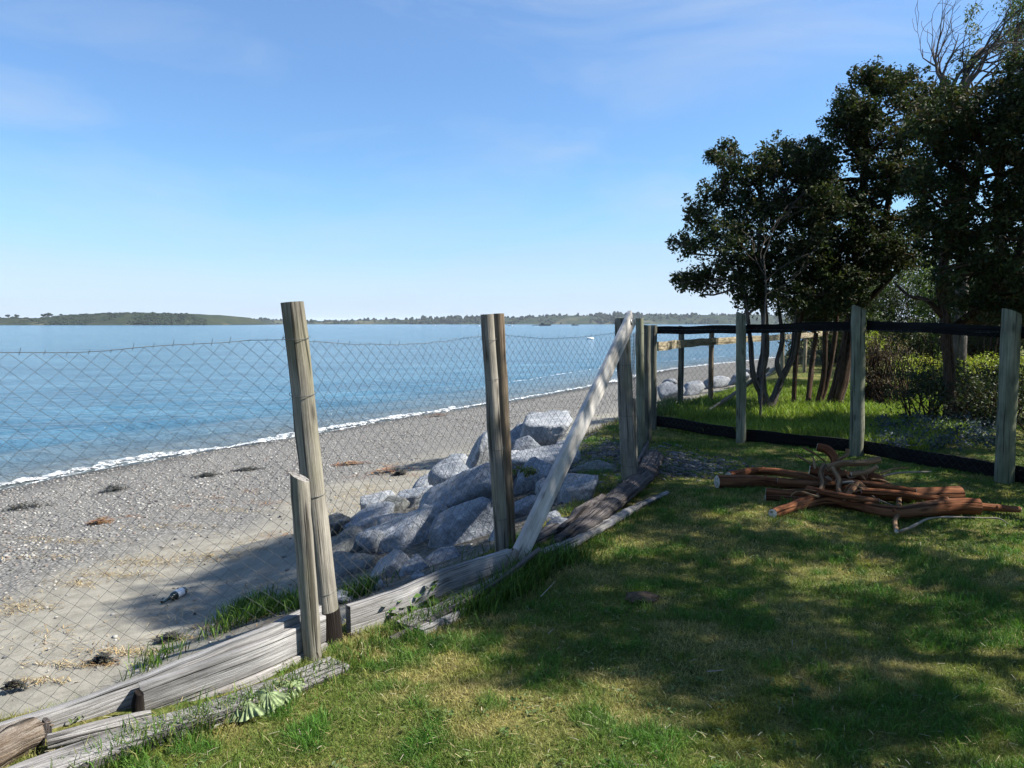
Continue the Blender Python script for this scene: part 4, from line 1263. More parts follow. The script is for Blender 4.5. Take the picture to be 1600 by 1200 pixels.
def make_tree(name, label, cat, base, trunks, blobs, pal, seed, leaf=.055, nper=34, cr=.19, dens=4.2, group=None, bark='bark_tree', twigs=5, limb=.028, sprays=0):
    base = Vector(base)
    t_ = thing(name, label, cat, base, group)
    r_ = np.random.default_rng(seed)
    mb = MB()
    nodes = []
    for tr in trunks:
        pts = smooth_path([p for p, _ in tr], 18)
        rad = list(np.interp(np.linspace(0, 1, 18), np.linspace(0, 1, len(tr)), [q for _, q in tr]))
        sweep(mb, pts, rad, 9, rough=.22, rsc=5., seed=seed * .7)
        nodes += list(zip(pts, rad))
    cl = blob_clumps(blobs, r_, cr, dens)
    for (c, rx, ry, rz) in blobs:
        c = Vector(c)
        best = min(nodes, key=lambda q: (q[0] - c).length + (3 if q[0].z > c.z + .1 else 0))
        mid = best[0].lerp(c, .5) + Vector((r_.normal() * .12, r_.normal() * .12, -.05 + r_.normal() * .08))
        r0 = min(best[1] * .7, limb)
        pth = smooth_path([best[0], mid, c], 8)
        sweep(mb, pth, list(np.linspace(r0, r0 * .4, 8)), 6, rough=.15, rsc=6, seed=seed)
        for k in range(twigs):
            d = Vector(r_.normal(size=3)); d.normalize()
            e_ = c + Vector((d.x * rx, d.y * ry, abs(d.z) * rz if k % 3 else d.z * rz)) * .95
            q = c.lerp(e_, .5) + Vector(r_.normal(size=3)) * .05
            sweep(mb, [c, q, e_], [r0 * .4, r0 * .3, .003], 4, cap=(False, False))
    ex_ = []
    for k in range(sprays):
        c, rx, ry, rz = blobs[r_.integers(0, len(blobs))]
        d = Vector((r_.normal(), r_.normal() * .5, abs(r_.normal()) * .9 + .1)).normalized()
        q = r_.uniform(1.0, 1.45)
        a_ = Vector(c) + Vector((d.x * rx, d.y * ry, d.z * rz)) * .5
        e_ = Vector(c) + Vector((d.x * rx, d.y * ry, d.z * rz)) * q
        sweep(mb, [a_, a_.lerp(e_, .6) + Vector(r_.normal(size=3)) * .03, e_], [.006, .004, .003], 4, cap=(False, False))
        ex_.append((*e_[:], r_.uniform(.05, .10)))
    mb.build('trunk', M[bark], t_, base)
    V, Fc, col = leaf_cloud(cl, nper, leaf, pal, seed=seed)
    if ex_:
        V2_, F2_, c2_ = leaf_cloud(np.array(ex_), 16, leaf, pal, seed=seed + 500)
        Fc = np.concatenate([Fc, F2_ + len(V)]); V = np.concatenate([V, V2_]); col = np.concatenate([col, c2_])
    np_obj('crown', V, Fc, M['leaf'], t_, colors=col, origin=base)
    return t_

def pxblobs(lst, Y, r_, spread=.8, layers=2, ky=1.0):
    out = []
    for (px, py, rx, ry) in lst:
        for k in range(layers):
            yy = Y + (r_.uniform(-spread, spread) if layers > 1 else 0)
            c = at_y(px + r_.normal() * 4, py + r_.normal() * 4, yy)
            out.append((c[:], rx / F * yy, max(rx, ry) / F * yy * ky, ry / F * yy))
    return out
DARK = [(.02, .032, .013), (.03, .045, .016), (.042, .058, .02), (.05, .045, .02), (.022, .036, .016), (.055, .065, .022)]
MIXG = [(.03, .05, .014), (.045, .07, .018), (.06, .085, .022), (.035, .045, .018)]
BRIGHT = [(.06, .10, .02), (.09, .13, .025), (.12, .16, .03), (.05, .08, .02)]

r_ = np.random.default_rng(5)
# tree with the low crown at the beach end of the yard
YA = 13.6
bA = at_y(1197, 622, YA); bA.z = gz(bA.x, bA.y)
A_bl = [(1275, 270, 30, 34), (1285, 235, 22, 22), (1262, 305, 30, 30), (1072, 388, 24, 18), (1100, 440, 40, 22), (1092, 338, 26, 26), (1122, 300, 26, 30), (1135, 262, 18, 22), (1135, 375, 48, 44), (1175, 268, 34, 36),
        (1215, 250, 34, 34), (1250, 250, 32, 34), (1190, 330, 52, 44), (1245, 330, 50, 50), (1165, 430, 48, 36), (1220, 410, 50, 44), (1268, 400, 44, 48), (1240, 465, 46, 26), (1290, 330, 36, 48), (1290, 455, 40, 36), (1180, 470, 30, 18), (1062, 440, 12, 14), (1112, 242, 9, 7), (1140, 232, 9, 8)]
def P2(px, py, Y): return at_y(px, py, Y)
make_tree('broadleaf_tree', 'low dark crooked tree with several trunks beside the shore fence', 'tree', bA,
          [[(P2(1197, 640, YA), .10), (P2(1188, 590, YA), .085), (P2(1196, 540, YA), .075), (P2(1192, 470, YA), .06), (P2(1185, 400, YA), .04), (P2(1190, 330, YA), .025)],
           [(P2(1200, 630, YA), .07), (P2(1178, 590, YA - .2), .05), (P2(1172, 530, YA - .2), .04), (P2(1160, 450, YA - .2), .03), (P2(1130, 400, YA - .2), .02)],
           [(P2(1203, 635, YA), .08), (P2(1222, 590, YA + .1), .06), (P2(1238, 555, YA + .1), .055), (P2(1244, 500, YA + .1), .045), (P2(1250, 420, YA), .03)],
           [(P2(1222, 592, YA), .05), (P2(1214, 566, YA), .045), (P2(1222, 530, YA), .035), (P2(1215, 470, YA), .025)]],
          pxblobs(A_bl, YA, r_, .7), DARK, 21, leaf=.066, nper=26, cr=.135, dens=4.6, bark='bark_grey', twigs=3, limb=.022, sprays=120)
# tall main tree
YB = 13.9
bB = at_y(1306, 642, YB); bB.z = gz(bB.x, bB.y)
B_bl = [(1350, 122, 34, 24), (1312, 165, 34, 28), (1375, 150, 36, 34), (1415, 135, 38, 28), (1450, 150, 30, 36), (1340, 205, 44, 30), (1400, 205, 46, 38), (1445, 205, 34, 34),
        (1296, 255, 22, 34), (1365, 262, 30, 26), (1430, 262, 38, 30), (1300, 205, 20, 20), (1400, 318, 44, 28), (1310, 330, 26, 24), (1345, 380, 26, 24), (1425, 365, 46, 30), (1390, 120, 20, 16), (1290, 400, 22, 30)]
def fill_blobs(x0, x1, step, tops, bot, seed, skip=.1):
    r4 = np.random.default_rng(seed); out = []
    xx = x0
    while xx < x1:
        tp_ = np.interp(xx, [q[0] for q in tops], [q[1] for q in tops]); yy = tp_ + 22
        b_ = np.interp(xx, [q[0] for q in bot], [q[1] for q in bot])
        while yy < b_:
            if r4.random() > skip: out.append((xx + r4.normal() * 8, yy + r4.normal() * 8, r4.uniform(20, 32), r4.uniform(17, 27)))
            yy += step
        xx += step
    return out
TOPS = [(1285, 215), (1310, 150), (1350, 105), (1400, 112), (1450, 135), (1480, 160), (1520, 165), (1560, 160), (1600, 140), (1660, 130)]
BOT = [(1285, 480), (1320, 490), (1350, 430), (1400, 415), (1440, 400), (1490, 440), (1540, 480), (1600, 500), (1660, 520)]
B_bl = fill_blobs(1290, 1445, 35, TOPS, BOT, 3, .13) + [(1445, 150, 26, 24), (1462, 180, 24, 26), (1440, 190, 24, 24), (1372, 420, 26, 20), (1340, 440, 26, 24), (1320, 470, 30, 20), (1350, 118, 26, 18), (1318, 160, 22, 18), (1412, 128, 26, 18), (1300, 195, 18, 16), (1384, 140, 22, 18)]
make_tree('broadleaf_tree', 'tall dark tree with leaning trunk rising behind the middle green post', 'tree', bB,
          [[(P2(1298, 652, YB), .17), (P2(1312, 600, YB), .14), (P2(1326, 530, YB), .12), (P2(1338, 440, YB), .10), (P2(1345, 340, YB), .085), (P2(1352, 240, YB), .06), (P2(1358, 150, YB), .03)],
           [(P2(1330, 500, YB), .10), (P2(1355, 430, YB + .3), .085), (P2(1380, 350, YB + .3), .06), (P2(1400, 260, YB + .3), .045), (P2(1420, 170, YB + .3), .025)],
           [(P2(1345, 480, YB), .06), (P2(1385, 440, YB), .05), (P2(1420, 400, YB), .035)]],
          pxblobs(B_bl, YB, r_, .9), DARK, 22, leaf=.064, nper=26, cr=.135, dens=4.8, twigs=3, sprays=140)
# slim stems between them
YC = 14.6
bC = at_y(1280, 628, YC); bC.z = gz(bC.x, bC.y)
make_tree('broadleaf_tree', 'cluster of slim red-brown stems left of the tall leaning trunk', 'tree', bC,
          [[(P2(1276, 640, YC), .07), (P2(1288, 580, YC), .055), (P2(1290, 500, YC), .045), (P2(1300, 400, YC), .03)],
           [(P2(1280, 640, YC), .05), (P2(1298, 570, YC), .045), (P2(1308, 490, YC), .04), (P2(1310, 400, YC), .03)],
           [(P2(1240, 636, YC), .05), (P2(1243, 570, YC), .045), (P2(1250, 510, YC), .04), (P2(1262, 430, YC), .03)],
           [(P2(1262, 640, YC), .06), (P2(1268, 575, YC + .4), .05), (P2(1275, 520, YC + .4), .045)]],
          pxblobs([(1300, 470, 36, 30), (1270, 490, 36, 22), (1320, 430, 30, 30)], YC, r_, .6), DARK, 23, cr=.16, dens=5)
# the trees on the right
YD = 11.4
bD = at_y(1484, 640, YD); bD.z = gz(bD.x, bD.y)
D_bl = [(1530, 205, 40, 32), (1580, 190, 44, 40), (1555, 265, 50, 38), (1500, 300, 30, 26), (1600, 300, 50, 44), (1520, 350, 44, 28), (1575, 380, 44, 34), (1470, 410, 30, 24), (1530, 430, 40, 24),
        (1600, 440, 40, 34), (1640, 240, 50, 60), (1640, 380, 50, 60), (1490, 250, 22, 22), (1600, 130, 34, 26), (1480, 180, 24, 28)]
D_bl = fill_blobs(1450, 1670, 35, TOPS, BOT, 4, .14) + [(1480, 140, 22, 20), (1500, 170, 26, 22), (1545, 150, 26, 22), (1600, 110, 30, 26), (1600, 480, 34, 24), (1560, 490, 30, 20), (1500, 470, 26, 20), (1530, 200, 30, 24), (1585, 170, 34, 30)]
make_tree('broadleaf_tree', 'spreading dark tree with forked trunk behind the thickest green post', 'tree', bD,
          [[(P2(1486, 650, YD), .10), (P2(1482, 570, YD), .085), (P2(1478, 500, YD), .075), (P2(1470, 440, YD), .065), (P2(1490, 360, YD), .06), (P2(1530, 270, YD), .04), (P2(1560, 200, YD), .025)],
           [(P2(1478, 500, YD), .05), (P2(1450, 470, YD), .035), (P2(1420, 462, YD), .025), (P2(1396, 440, YD + .3), .012)],
           [(P2(1480, 520, YD), .08), (P2(1530, 480, YD), .065), (P2(1580, 420, YD), .05), (P2(1610, 330, YD), .035)]],
          pxblobs(D_bl, YD, r_, .9), DARK + [(.03, .05, .016)], 24, leaf=.064, nper=26, cr=.135, dens=4.8, twigs=3, sprays=140)
YE = 18.8
bE = at_y(1590, 600, YE); bE.z = gz(bE.x, bE.y)
make_tree('broadleaf_tree', 'tall light green tree at the back rising above the dark crowns', 'tree', bE,
          [[(P2(1590, 620, YE), .15), (P2(1570, 480, YE), .13), (P2(1560, 300, YE), .1), (P2(1575, 150, YE), .07), (P2(1590, 40, YE), .04)]],
          pxblobs([(1592, 60, 30, 34), (1600, 120, 30, 30), (1610, 10, 40, 40), (1580, 160, 20, 20), (1650, 90, 50, 70), (1660, 200, 50, 60), (1500, 95, 10, 14)], YE, r_, .9), BRIGHT, 25, leaf=.06, dens=4.5)

# bare wind-swept dead tree
bF = at_y(1500, 560, 16.5); bF.z = gz(bF.x, bF.y)
dead = thing('dead_tree', 'bare grey wind-swept branches of a dead tree over the dark crowns', 'tree', bF)
mb = MB(); rr = random.Random(4)
sweep(mb, [bF, P2(1505, 400, 16.5), P2(1500, 250, 16.5), P2(1490, 150, 16.5)], [.14, .12, .09, .06], 9, rough=.15, rsc=4)
def bough(p, d, ln, r, depth):
    pts = [p]; q = Vector(p); dv = Vector(d).normalized()
    n = 6
    for k in range(n):
        dv = (dv + Vector((rr.gauss(0, .22), rr.gauss(0, .2), rr.gauss(0, .2))) + Vector((.10, 0, .06))).normalized()
        q = q + dv * ln / n; pts.append(q.copy())
        if depth > 0 and k >= 1 and rr.random() < .75:
            bough(q, dv + Vector((rr.gauss(0, .5), rr.gauss(0, .5), rr.gauss(.1, .5))), ln * rr.uniform(.45, .7), r * (1 - k / n) * .65, depth - 1)
    sweep(mb, pts, [max(r * (1 - .85 * k / n), .0045) for k in range(n + 1)], 5, cap=(False, True))
for px, py, dx, dz, ln in ((1490, 150, -.8, .9, 1.8), (1492, 160, -.5, 1.1, 1.9), (1495, 170, -.2, 1.2, 1.9), (1498, 180, .4, 1.1, 2.0), (1500, 200, .8, .8, 1.8), (1490, 190, -1., .5, 1.2), (1495, 150, .1, 1.3, 2.0), (1520, 90, .6, .6, 1.4), (1478, 150, -.7, 1.0, 1.4), (1482, 150, -.5, 1.1, 1.5), (1488, 135, -.2, 1.2, 1.5), (1510, 120, .2, 1.2, 1.6), (1530, 110, .5, 1.1, 1.5)):
    sweep(mb, [P2(1497, 200, 16.5), P2((px + 1497) / 2, py + 20, 16.5), P2(px, py, 16.5)], [.05, .045, .042], 6, cap=(False, False))
    bough(P2(px, py, 16.5), (dx, 0, dz), ln, .042, 2)
mb.build('trunk', M['bark_grey'], dead, bF)
V, Fc, col = leaf_cloud(np.array([(*P2(1540 + 40 * math.cos(k * 2.1), 60 + 45 * math.sin(k * 3.7), 16.5 + .4 * math.sin(k))[:], .16) for k in range(26)]), 26, .06, [(.17, .19, .13), (.12, .15, .08), (.05, .08, .03)], seed=31)
tag(np_obj('lichen', V, Fc, M['leaf'], dead, colors=col, origin=bF), kind='stuff')

# pale bare sapling in front of the low crown
bS = at_y(1190, 560, 12.6); bS.z = gz(bS.x, bS.y)
sap = thing('bare_sapling', 'thin bare pale sapling standing before the low dark tree', 'sapling', bS)
mb = MB(); rr = random.Random(9)
sweep(mb, [bS, P2(1194, 520, 12.6), P2(1197, 450, 12.6), P2(1193, 400, 12.6)], [.022, .018, .014, .011], 6)
for px, py, dx, dz, ln in ((1194, 420, -.5, 1, .8), (1196, 440, .7, .9, .9), (1193, 400, .1, 1, .8), (1197, 460, .9, .5, .7), (1195, 430, -.8, .6, .6)):
    bough(P2(px, py, 12.6), (dx, 0, dz), ln, .009, 1)
mb.build('trunk', M['bark_grey'], sap, bS)

# trees standing to the right of the picture: they shade the lawn, the logs and the rocks
TAN_EL = math.tan(SUN_EL)
CY = [1.2, 2.2, 2.7, 3.3, 3.8, 4.5, 5.2, 5.8, 6.2, 6.8, 7.4, 8.0, 8.6, 10, 11.8]
CX = [3.8, 2.2, 1.25, .3, -.4, -.55, -.8, -1.5, -2.9, -3.5, -2.8, -.8, .3, 1.2, 2.5]
CZ = [0, 0, 0, 0, 0, 0, -.1, -.5, -.75, -.75, -.8, -.7, -.2, 0, 0]
def canopy(y, x):
    yp = y + .035 * (x + 1)
    return (x - np.interp(yp, CY, CX)) * TAN_EL + np.interp(yp, CY, CZ)
def shade_tree(bx, by, y0, y1, label, seed, n):
    r2 = np.random.default_rng(seed)
    bl = []
    while len(bl) < n:
        y = r2.uniform(y0, y1)
        x = bx + r2.uniform(-.8, 1.2)
        if x - .6 < .80 * y: x = .80 * y + .6 + r2.uniform(0, .5)
        rz = r2.uniform(.4, .7)
        top = canopy(y, x)
        z = r2.uniform(1.7 if y > 8.5 else 2.3, max(top - rz, 2.6))
        if r2.random() < .35: z = top - rz
        zr = z - (x - 7.0) * TAN_EL
        # openings between the boughs: flecks of sun on the lawn and on the brace
        if y < 5.9 and 2.2 < zr < 5.0 and r2.random() < .52: n -= 1; continue
        if 5.0 < y < 6.6 and 6.2 < zr < 7.6 and r2.random() < .55: n -= 1; continue
        bl.append(((x, y, z), .5, .5, rz * .85))
    base = Vector((bx, by, gz(bx, by)))
    make_tree('broadleaf_tree', label, 'tree', base, [[(base, .16), (base + Vector((.1, .05, 1.6)), .13), (base + Vector((.0, -.1, 3.2)), .1), (base + Vector((.1, .1, 5.0)), .05)]],
              bl, MIXG, seed, leaf=.10, nper=30, cr=.27, dens=3.6, group='trees shading the lawn', twigs=2)

shade_tree(6.6, 3.2, 1.4, 4.6, 'shorter leafy tree at the open end of the row shading the lawn', 41, 64)
shade_tree(7.4, 6.6, 4.6, 8.4, 'tallest leafy tree of the row shading the lawn', 42, 100)
shade_tree(10.4, 10.2, 8.3, 12.4, 'low leafy tree of the shading row by the black-railed fence', 43, 95)
for k, (tx_, ty_, hh, lab) in enumerate(((6.5, -1.5, 7.5, 'broad unseen tree added behind the open lawn to block sky light'), (2.5, -5.0, 8.5, 'tall unseen tree added back from the lawn edge to block sky light'), (10.5, -4.5, 9.0, 'large unseen tree added beside the broad one to block sky light'))):  # unseen trees behind the camera, added to cut sky light on the lawn
    r2 = np.random.default_rng(200 + k)
    base = Vector((tx_, ty_, gz(tx_, ty_)))
    make_tree('broadleaf_tree', lab, 'tree', base, [[(base, .18), (base + Vector((0, 0, 2.5)), .14), (base + Vector((.2, 0, hh * .8)), .06)]],
              [((tx_ + r2.normal() * 1.2, ty_ + r2.normal() * 1.0, r2.uniform(2.6, hh)), .8, .8, .7) for j in range(34)], MIXG, 200 + k, leaf=.13, nper=26, cr=.34, dens=3.2, twigs=1, group='unseen trees added to dim the lawn')

# ---- undergrowth behind the black-railed fence
def shrub(name, label, cat, blobs, pal, seed, leaf=.05, nper=30, cr=.15, dens=3.0, stems=6, group=None, bark='bark_tree'):
    c0 = Vector(blobs[0][0]); base = Vector((c0.x, c0.y, gz(c0.x, c0.y)))
    t_ = thing(name, label, cat, base, group)
    r3 = np.random.default_rng(seed)
    mb = MB()
    for (c, rx, ry, rz) in blobs:
        for k in range(stems):
            e_ = Vector(c) + Vector((r3.normal() * rx * .5, r3.normal() * ry * .5, r3.uniform(-.2, .9) * rz))
            b_ = Vector((c[0] + r3.normal() * .12, c[1] + r3.normal() * .12, gz(c[0], c[1]) - .03))
            sweep(mb, [b_, b_.lerp(e_, .5) + Vector((r3.normal() * .06, r3.normal() * .06, 0)), e_], [.014, .01, .004], 5, cap=(False, False))
    mb.build('stem', M[bark], t_, base)
    V, Fc, col = leaf_cloud(blob_clumps(blobs, r3, cr, dens), nper, leaf, pal, seed=seed)
    np_obj('foliage', V, Fc, M['weed'], t_, colors=col, origin=base)
    return t_
hb = []
for k in range(15):
    px = 1405 + k * 19; Yh = 16.7 + .3 * math.sin(k)
    c = at_y(px, 577, Yh)
    hb.append(((c.x, c.y, .42), .38, .5, .5 + .05 * math.sin(k * 2.3)))
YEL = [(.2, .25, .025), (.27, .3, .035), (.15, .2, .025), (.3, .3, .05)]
shrub('hedge', 'low clipped hedge with sunlit yellow-green top behind the trees', 'hedge', hb, YEL, 51, leaf=.045, dens=3.4)
dbl = [(P2(1375, 590, 14.9)[:], .42, .4, .45), (P2(1395, 560, 14.9)[:], .4, .4, .4), (P2(1360, 560, 15.1)[:], .3, .3, .4), (P2(1410, 610, 14.7)[:], .35, .3, .3), (P2(1375, 530, 15)[:], .25, .25, .25)]
shrub('dry_bush', 'dry brown twiggy bush beside the middle green post', 'bush', dbl, [(.16, .12, .09), (.11, .08, .06), (.22, .18, .14), (.07, .08, .03)], 52, leaf=.03, nper=26, cr=.13, dens=2.6, stems=26)
shrub('leafy_bush', 'yellow-green bush right behind the middle green post', 'bush', [(P2(1358, 545, 15.6)[:], .3, .3, .4), (P2(1370, 530, 15.8)[:], .3, .3, .3)], YEL, 53, dens=2.4)
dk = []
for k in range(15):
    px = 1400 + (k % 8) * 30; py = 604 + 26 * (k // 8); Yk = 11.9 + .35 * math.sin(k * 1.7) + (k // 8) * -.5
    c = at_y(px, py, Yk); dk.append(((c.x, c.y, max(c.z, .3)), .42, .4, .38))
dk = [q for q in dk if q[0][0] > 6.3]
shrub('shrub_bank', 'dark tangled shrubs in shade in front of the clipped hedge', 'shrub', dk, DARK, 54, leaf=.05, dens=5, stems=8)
# thicket and trees closing the view on the right
TH = 'thicket at the back of the yard'
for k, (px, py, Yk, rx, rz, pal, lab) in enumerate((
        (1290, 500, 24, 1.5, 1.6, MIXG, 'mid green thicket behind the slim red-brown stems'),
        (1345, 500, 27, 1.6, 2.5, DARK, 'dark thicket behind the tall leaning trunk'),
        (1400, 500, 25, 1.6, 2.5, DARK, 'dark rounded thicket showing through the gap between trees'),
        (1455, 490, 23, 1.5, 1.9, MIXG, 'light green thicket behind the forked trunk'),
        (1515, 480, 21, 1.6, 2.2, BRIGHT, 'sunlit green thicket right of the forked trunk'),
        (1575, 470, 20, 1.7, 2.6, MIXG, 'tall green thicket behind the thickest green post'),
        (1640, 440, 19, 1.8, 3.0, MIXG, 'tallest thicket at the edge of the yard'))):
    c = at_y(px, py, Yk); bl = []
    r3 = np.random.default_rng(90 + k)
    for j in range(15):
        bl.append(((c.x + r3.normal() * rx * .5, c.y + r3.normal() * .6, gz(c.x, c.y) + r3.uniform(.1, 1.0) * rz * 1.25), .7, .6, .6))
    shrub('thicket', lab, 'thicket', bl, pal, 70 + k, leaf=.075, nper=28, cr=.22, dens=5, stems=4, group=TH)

# ================================================================== grass, weeds, litter
def vnoise(x, y, sc, seed):
    x = np.asarray(x) * sc + seed * 13.7; y = np.asarray(y) * sc - seed * 7.1
    xi = np.floor(x).astype(int); yi = np.floor(y).astype(int)
    fx = x - xi; fy = y - yi
    fx = fx * fx * (3 - 2 * fx); fy = fy * fy * (3 - 2 * fy)
    def h(a, b_):
        n = (a * 374761393 + b_ * 668265263 + seed * 974711) & 0x7fffffff
        n = ((n ^ (n >> 13)) * 1274126177) & 0x7fffffff
        return ((n ^ (n >> 16)) & 0xffff) / 65535.0
    return (h(xi, yi) * (1 - fx) + h(xi + 1, yi) * fx) * (1 - fy) + (h(xi, yi + 1) * (1 - fx) + h(xi + 1, yi + 1) * fx) * fy

def blades(x, y, z, h, w, col, lean, r_):
    N = len(x)
    a = r_.uniform(0, 2 * np.pi, N)
    la = r_.uniform(0, 2 * np.pi, N)
    sx_, sy_ = np.cos(a) * w / 2, np.sin(a) * w / 2
    lx, ly = np.cos(la) * lean * h, np.sin(la) * lean * h
    V = np.zeros((N, 5, 3))
    V[:, 0] = np.stack([x - sx_, y - sy_, z - .004], 1)
    V[:, 1] = np.stack([x + sx_, y + sy_, z - .004], 1)
    V[:, 2] = np.stack([x - sx_ * .8 + lx * .35, y - sy_ * .8 + ly * .35, z + h * .58], 1)
    V[:, 3] = np.stack([x + sx_ * .8 + lx * .35, y + sy_ * .8 + ly * .35, z + h * .58], 1)
    V[:, 4] = np.stack([x + lx, y + ly, z + h * np.sqrt(np.maximum(1 - lean ** 2 * .6, .15))], 1)
    i = np.arange(N)[:, None] * 5
    Fc = np.concatenate([i + np.array([[0, 1, 3]]), i + np.array([[0, 3, 2]]), i + np.array([[2, 3, 4]])], 0)
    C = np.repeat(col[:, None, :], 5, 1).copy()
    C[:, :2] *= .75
    return V.reshape(-1, 3), Fc, C.reshape(-1, 3)

# strips of timber lying on the lawn: no blades through them
bare = [[at(20, 1160), at(200, 1112), at(400, 1060)], [at(-200, 1300), at(60, 1200), at(220, 1140), at(400, 1085), at(520, 1040)], [at(640, 985), at(700, 955), at(800, 905)],
        [at(845, 872), at(915, 836), at(985, 798), at(1042, 770)], [at(868, 850), at(920, 815), at(975, 770), at(1022, 712)],
        [at(20, 1136), at(200, 1086), at(400, 1035), at(500, 1003)]]
def seg_dist(x, y):
    dmin = np.full(len(x), 9.)
    for pl in bare:
        for a, b_ in zip(pl[:-1], pl[1:]):
            ab = np.array([b_.x - a.x, b_.y - a.y]); L2 = (ab ** 2).sum()
            t = np.clip(((x - a.x) * ab[0] + (y - a.y) * ab[1]) / L2, 0, 1)
            dmin = np.minimum(dmin, np.hypot(x - a.x - ab[0] * t, y - a.y - ab[1] * t))
    return dmin
r_ = np.random.default_rng(77)
N = 1350000
y = 1.7 + 10.3 * r_.random(N) ** 1.75
x = r_.uniform(-.85, .86, N) * (y + .6)
e_ = edge_e(x, y)
ok = (e_ < -.03) & (seg_dist(x, y) > .085)
x, y, e_ = x[ok], y[ok], e_[ok]
p1 = vnoise(x, y, 1.1, 1); p2 = vnoise(x, y, 3.2, 2); p3 = vnoise(x, y, 8.5, 3); p4 = vnoise(x, y, .55, 4)
dry = np.clip((p1 * .4 + p2 * .42 + p3 * .42 - .60) * 5.0, 0, 1)
lush = np.clip((vnoise(x, y, 4.5, 12) * .5 + vnoise(x, y, 11., 13) * .5 + p4 * .2 - .60) * 6.0, 0, 1)
moss = np.clip((vnoise(x, y, 2.3, 7) - .55) * 4, 0, 1) * (1 - lush)
thin = r_.random(len(x)) < (1 - .35 * dry * (1 - lush))
x, y, e_, dry, lush, moss = (q[thin] for q in (x, y, e_, dry, lush, moss))
n_ = len(x)
base_c = np.array([.11, .165, .03]); dry_c = np.array([.36, .295, .125]); lush_c = np.array([.055, .15, .018]); moss_c = np.array([.25, .235, .042])
col = base_c + (moss_c - base_c) * moss[:, None] * .7
col = col + (dry_c - col) * (dry * .8)[:, None]
col = col + (lush_c - col) * (lush * .85)[:, None]
straw = r_.random(n_) < .07
col[straw] = np.array([.33, .28, .14])
col *= r_.uniform(.55, 1.4, n_)[:, None]
edge = np.clip(1 - (-e_ - .03) / .3, 0, 1)
h = (.010 + .015 * r_.random(n_)) * (1 + 1.0 * lush) * (1 + .9 * edge)
w = (.0020 + .0022 * r_.random(n_)) * np.clip(y / 3.6, .85, 3.0)
lean = np.where(straw, r_.uniform(.9, 1.25, n_), r_.uniform(.25, 1.15, n_))
a = r_.uniform(0, 6.283, n_); la = r_.uniform(0, 6.283, n_); zg_ = ground_z(x, y)
V = np.zeros((n_, 3, 3))
V[:, 0] = np.stack([x - np.cos(a) * w / 2, y - np.sin(a) * w / 2, zg_ - .003], 1)
V[:, 1] = np.stack([x + np.cos(a) * w / 2, y + np.sin(a) * w / 2, zg_ - .003], 1)
V[:, 2] = np.stack([x + np.cos(la) * lean * h * 1.5, y + np.sin(la) * lean * h * 1.5, zg_ + h * (1.15 - .5 * lean)], 1)
V = V.reshape(-1, 3); Fc = np.arange(n_ * 3).reshape(-1, 3); C = np.repeat(col, 3, 0)
pick = np.nonzero((r_.random(n_) < .15) & (y < 7) & ~straw)[0]
lv, lf, lcol = blades(x[pick], y[pick], zg_[pick], (.018 + .022 * r_.random(len(pick))) * (1 + 1.0 * lush[pick]), w[pick] * 1.15, col[pick], r_.uniform(.3, 1.15, len(pick)), r_)
Fc = np.concatenate([Fc, lf + len(V)]); V = np.concatenate([V, lv]); C = np.concatenate([C, lcol])
tag(np_obj('lawn_grass', V, Fc, M['grass'], colors=C), 'short patchy mown grass with dry and mossy spots on the lawn', 'grass', kind='stuff')

# tall lush grass along the timbers and in the yard beyond
xs, ys_, hs, ws, cs = [], [], [], [], []
def patch(cx, cy, sx_, sy_, n, h0, h1, w0, pal, rot=0.):
    a = r_.normal(size=n) * sx_; b_ = r_.normal(size=n) * sy_
    xs.append(cx + a * math.cos(rot) - b_ * math.sin(rot)); ys_.append(cy + a * math.sin(rot) + b_ * math.cos(rot))
    hs.append(r_.uniform(h0, h1, n)); ws.append(w0 * r_.uniform(.7, 1.4, n))
    p = np.array(pal); cs.append(p[r_.integers(0, len(p), n)] * r_.uniform(.6, 1.4, n)[:, None])
LUSH = [(.055, .115, .015), (.07, .14, .02), (.04, .085, .014), (.10, .15, .03)]
DRYG = [(.3, .2, .08), (.36, .25, .1), (.22, .16, .06), (.15, .15, .04)]
for px, py, n_p, hh in ((640, 985, 90, .09), (690, 970, 150, .11), (735, 958, 240, .13), (775, 938, 300, .15), (805, 920, 340, .16), (835, 898, 340, .17), (865, 882, 260, .15), (895, 872, 160, .11),
                        (930, 850, 120, .09), (990, 810, 140, .07), (1040, 790, 120, .07), (600, 1005, 90, .07), (560, 1030, 120, .07), (530, 1052, 140, .075), (470, 1075, 160, .08), (420, 1098, 200, .09), (360, 1120, 200, .09), (300, 1140, 220, .10), (245, 1160, 220, .10), (190, 1180, 160, .09), (130, 1205, 120, .08)):
    q = at(px, py)
    patch(q.x, q.y, .10, .05, int(n_p * 1.3), hh * .45, hh * 1.15, .0055 if hh > .1 else .0042, LUSH if px > 620 else LUSH + [(.2, .2, .07)], .9)
for px, py, n_p, hh in ((925, 768, 120, .10), (945, 790, 120, .09), (900, 800, 60, .08), (960, 655, 260, .12), (985, 645, 160, .14), (790, 880, 60, .14), (815, 860, 60, .12), (1000, 725, 120, .08), (1012, 735, 100, .1), (1045, 690, 300, .06), (1100, 700, 300, .07)):
    q = at(px, py); patch(q.x, q.y, .16, .12, n_p, hh * .4, hh * 1.2, .005, LUSH if px != 985 else DRYG)
for px, py in ((935, 655), (950, 650), (925, 660)):
    q = at(px, py); patch(q.x, q.y, .2, .2, 160, .06, .2, .006, DRYG)
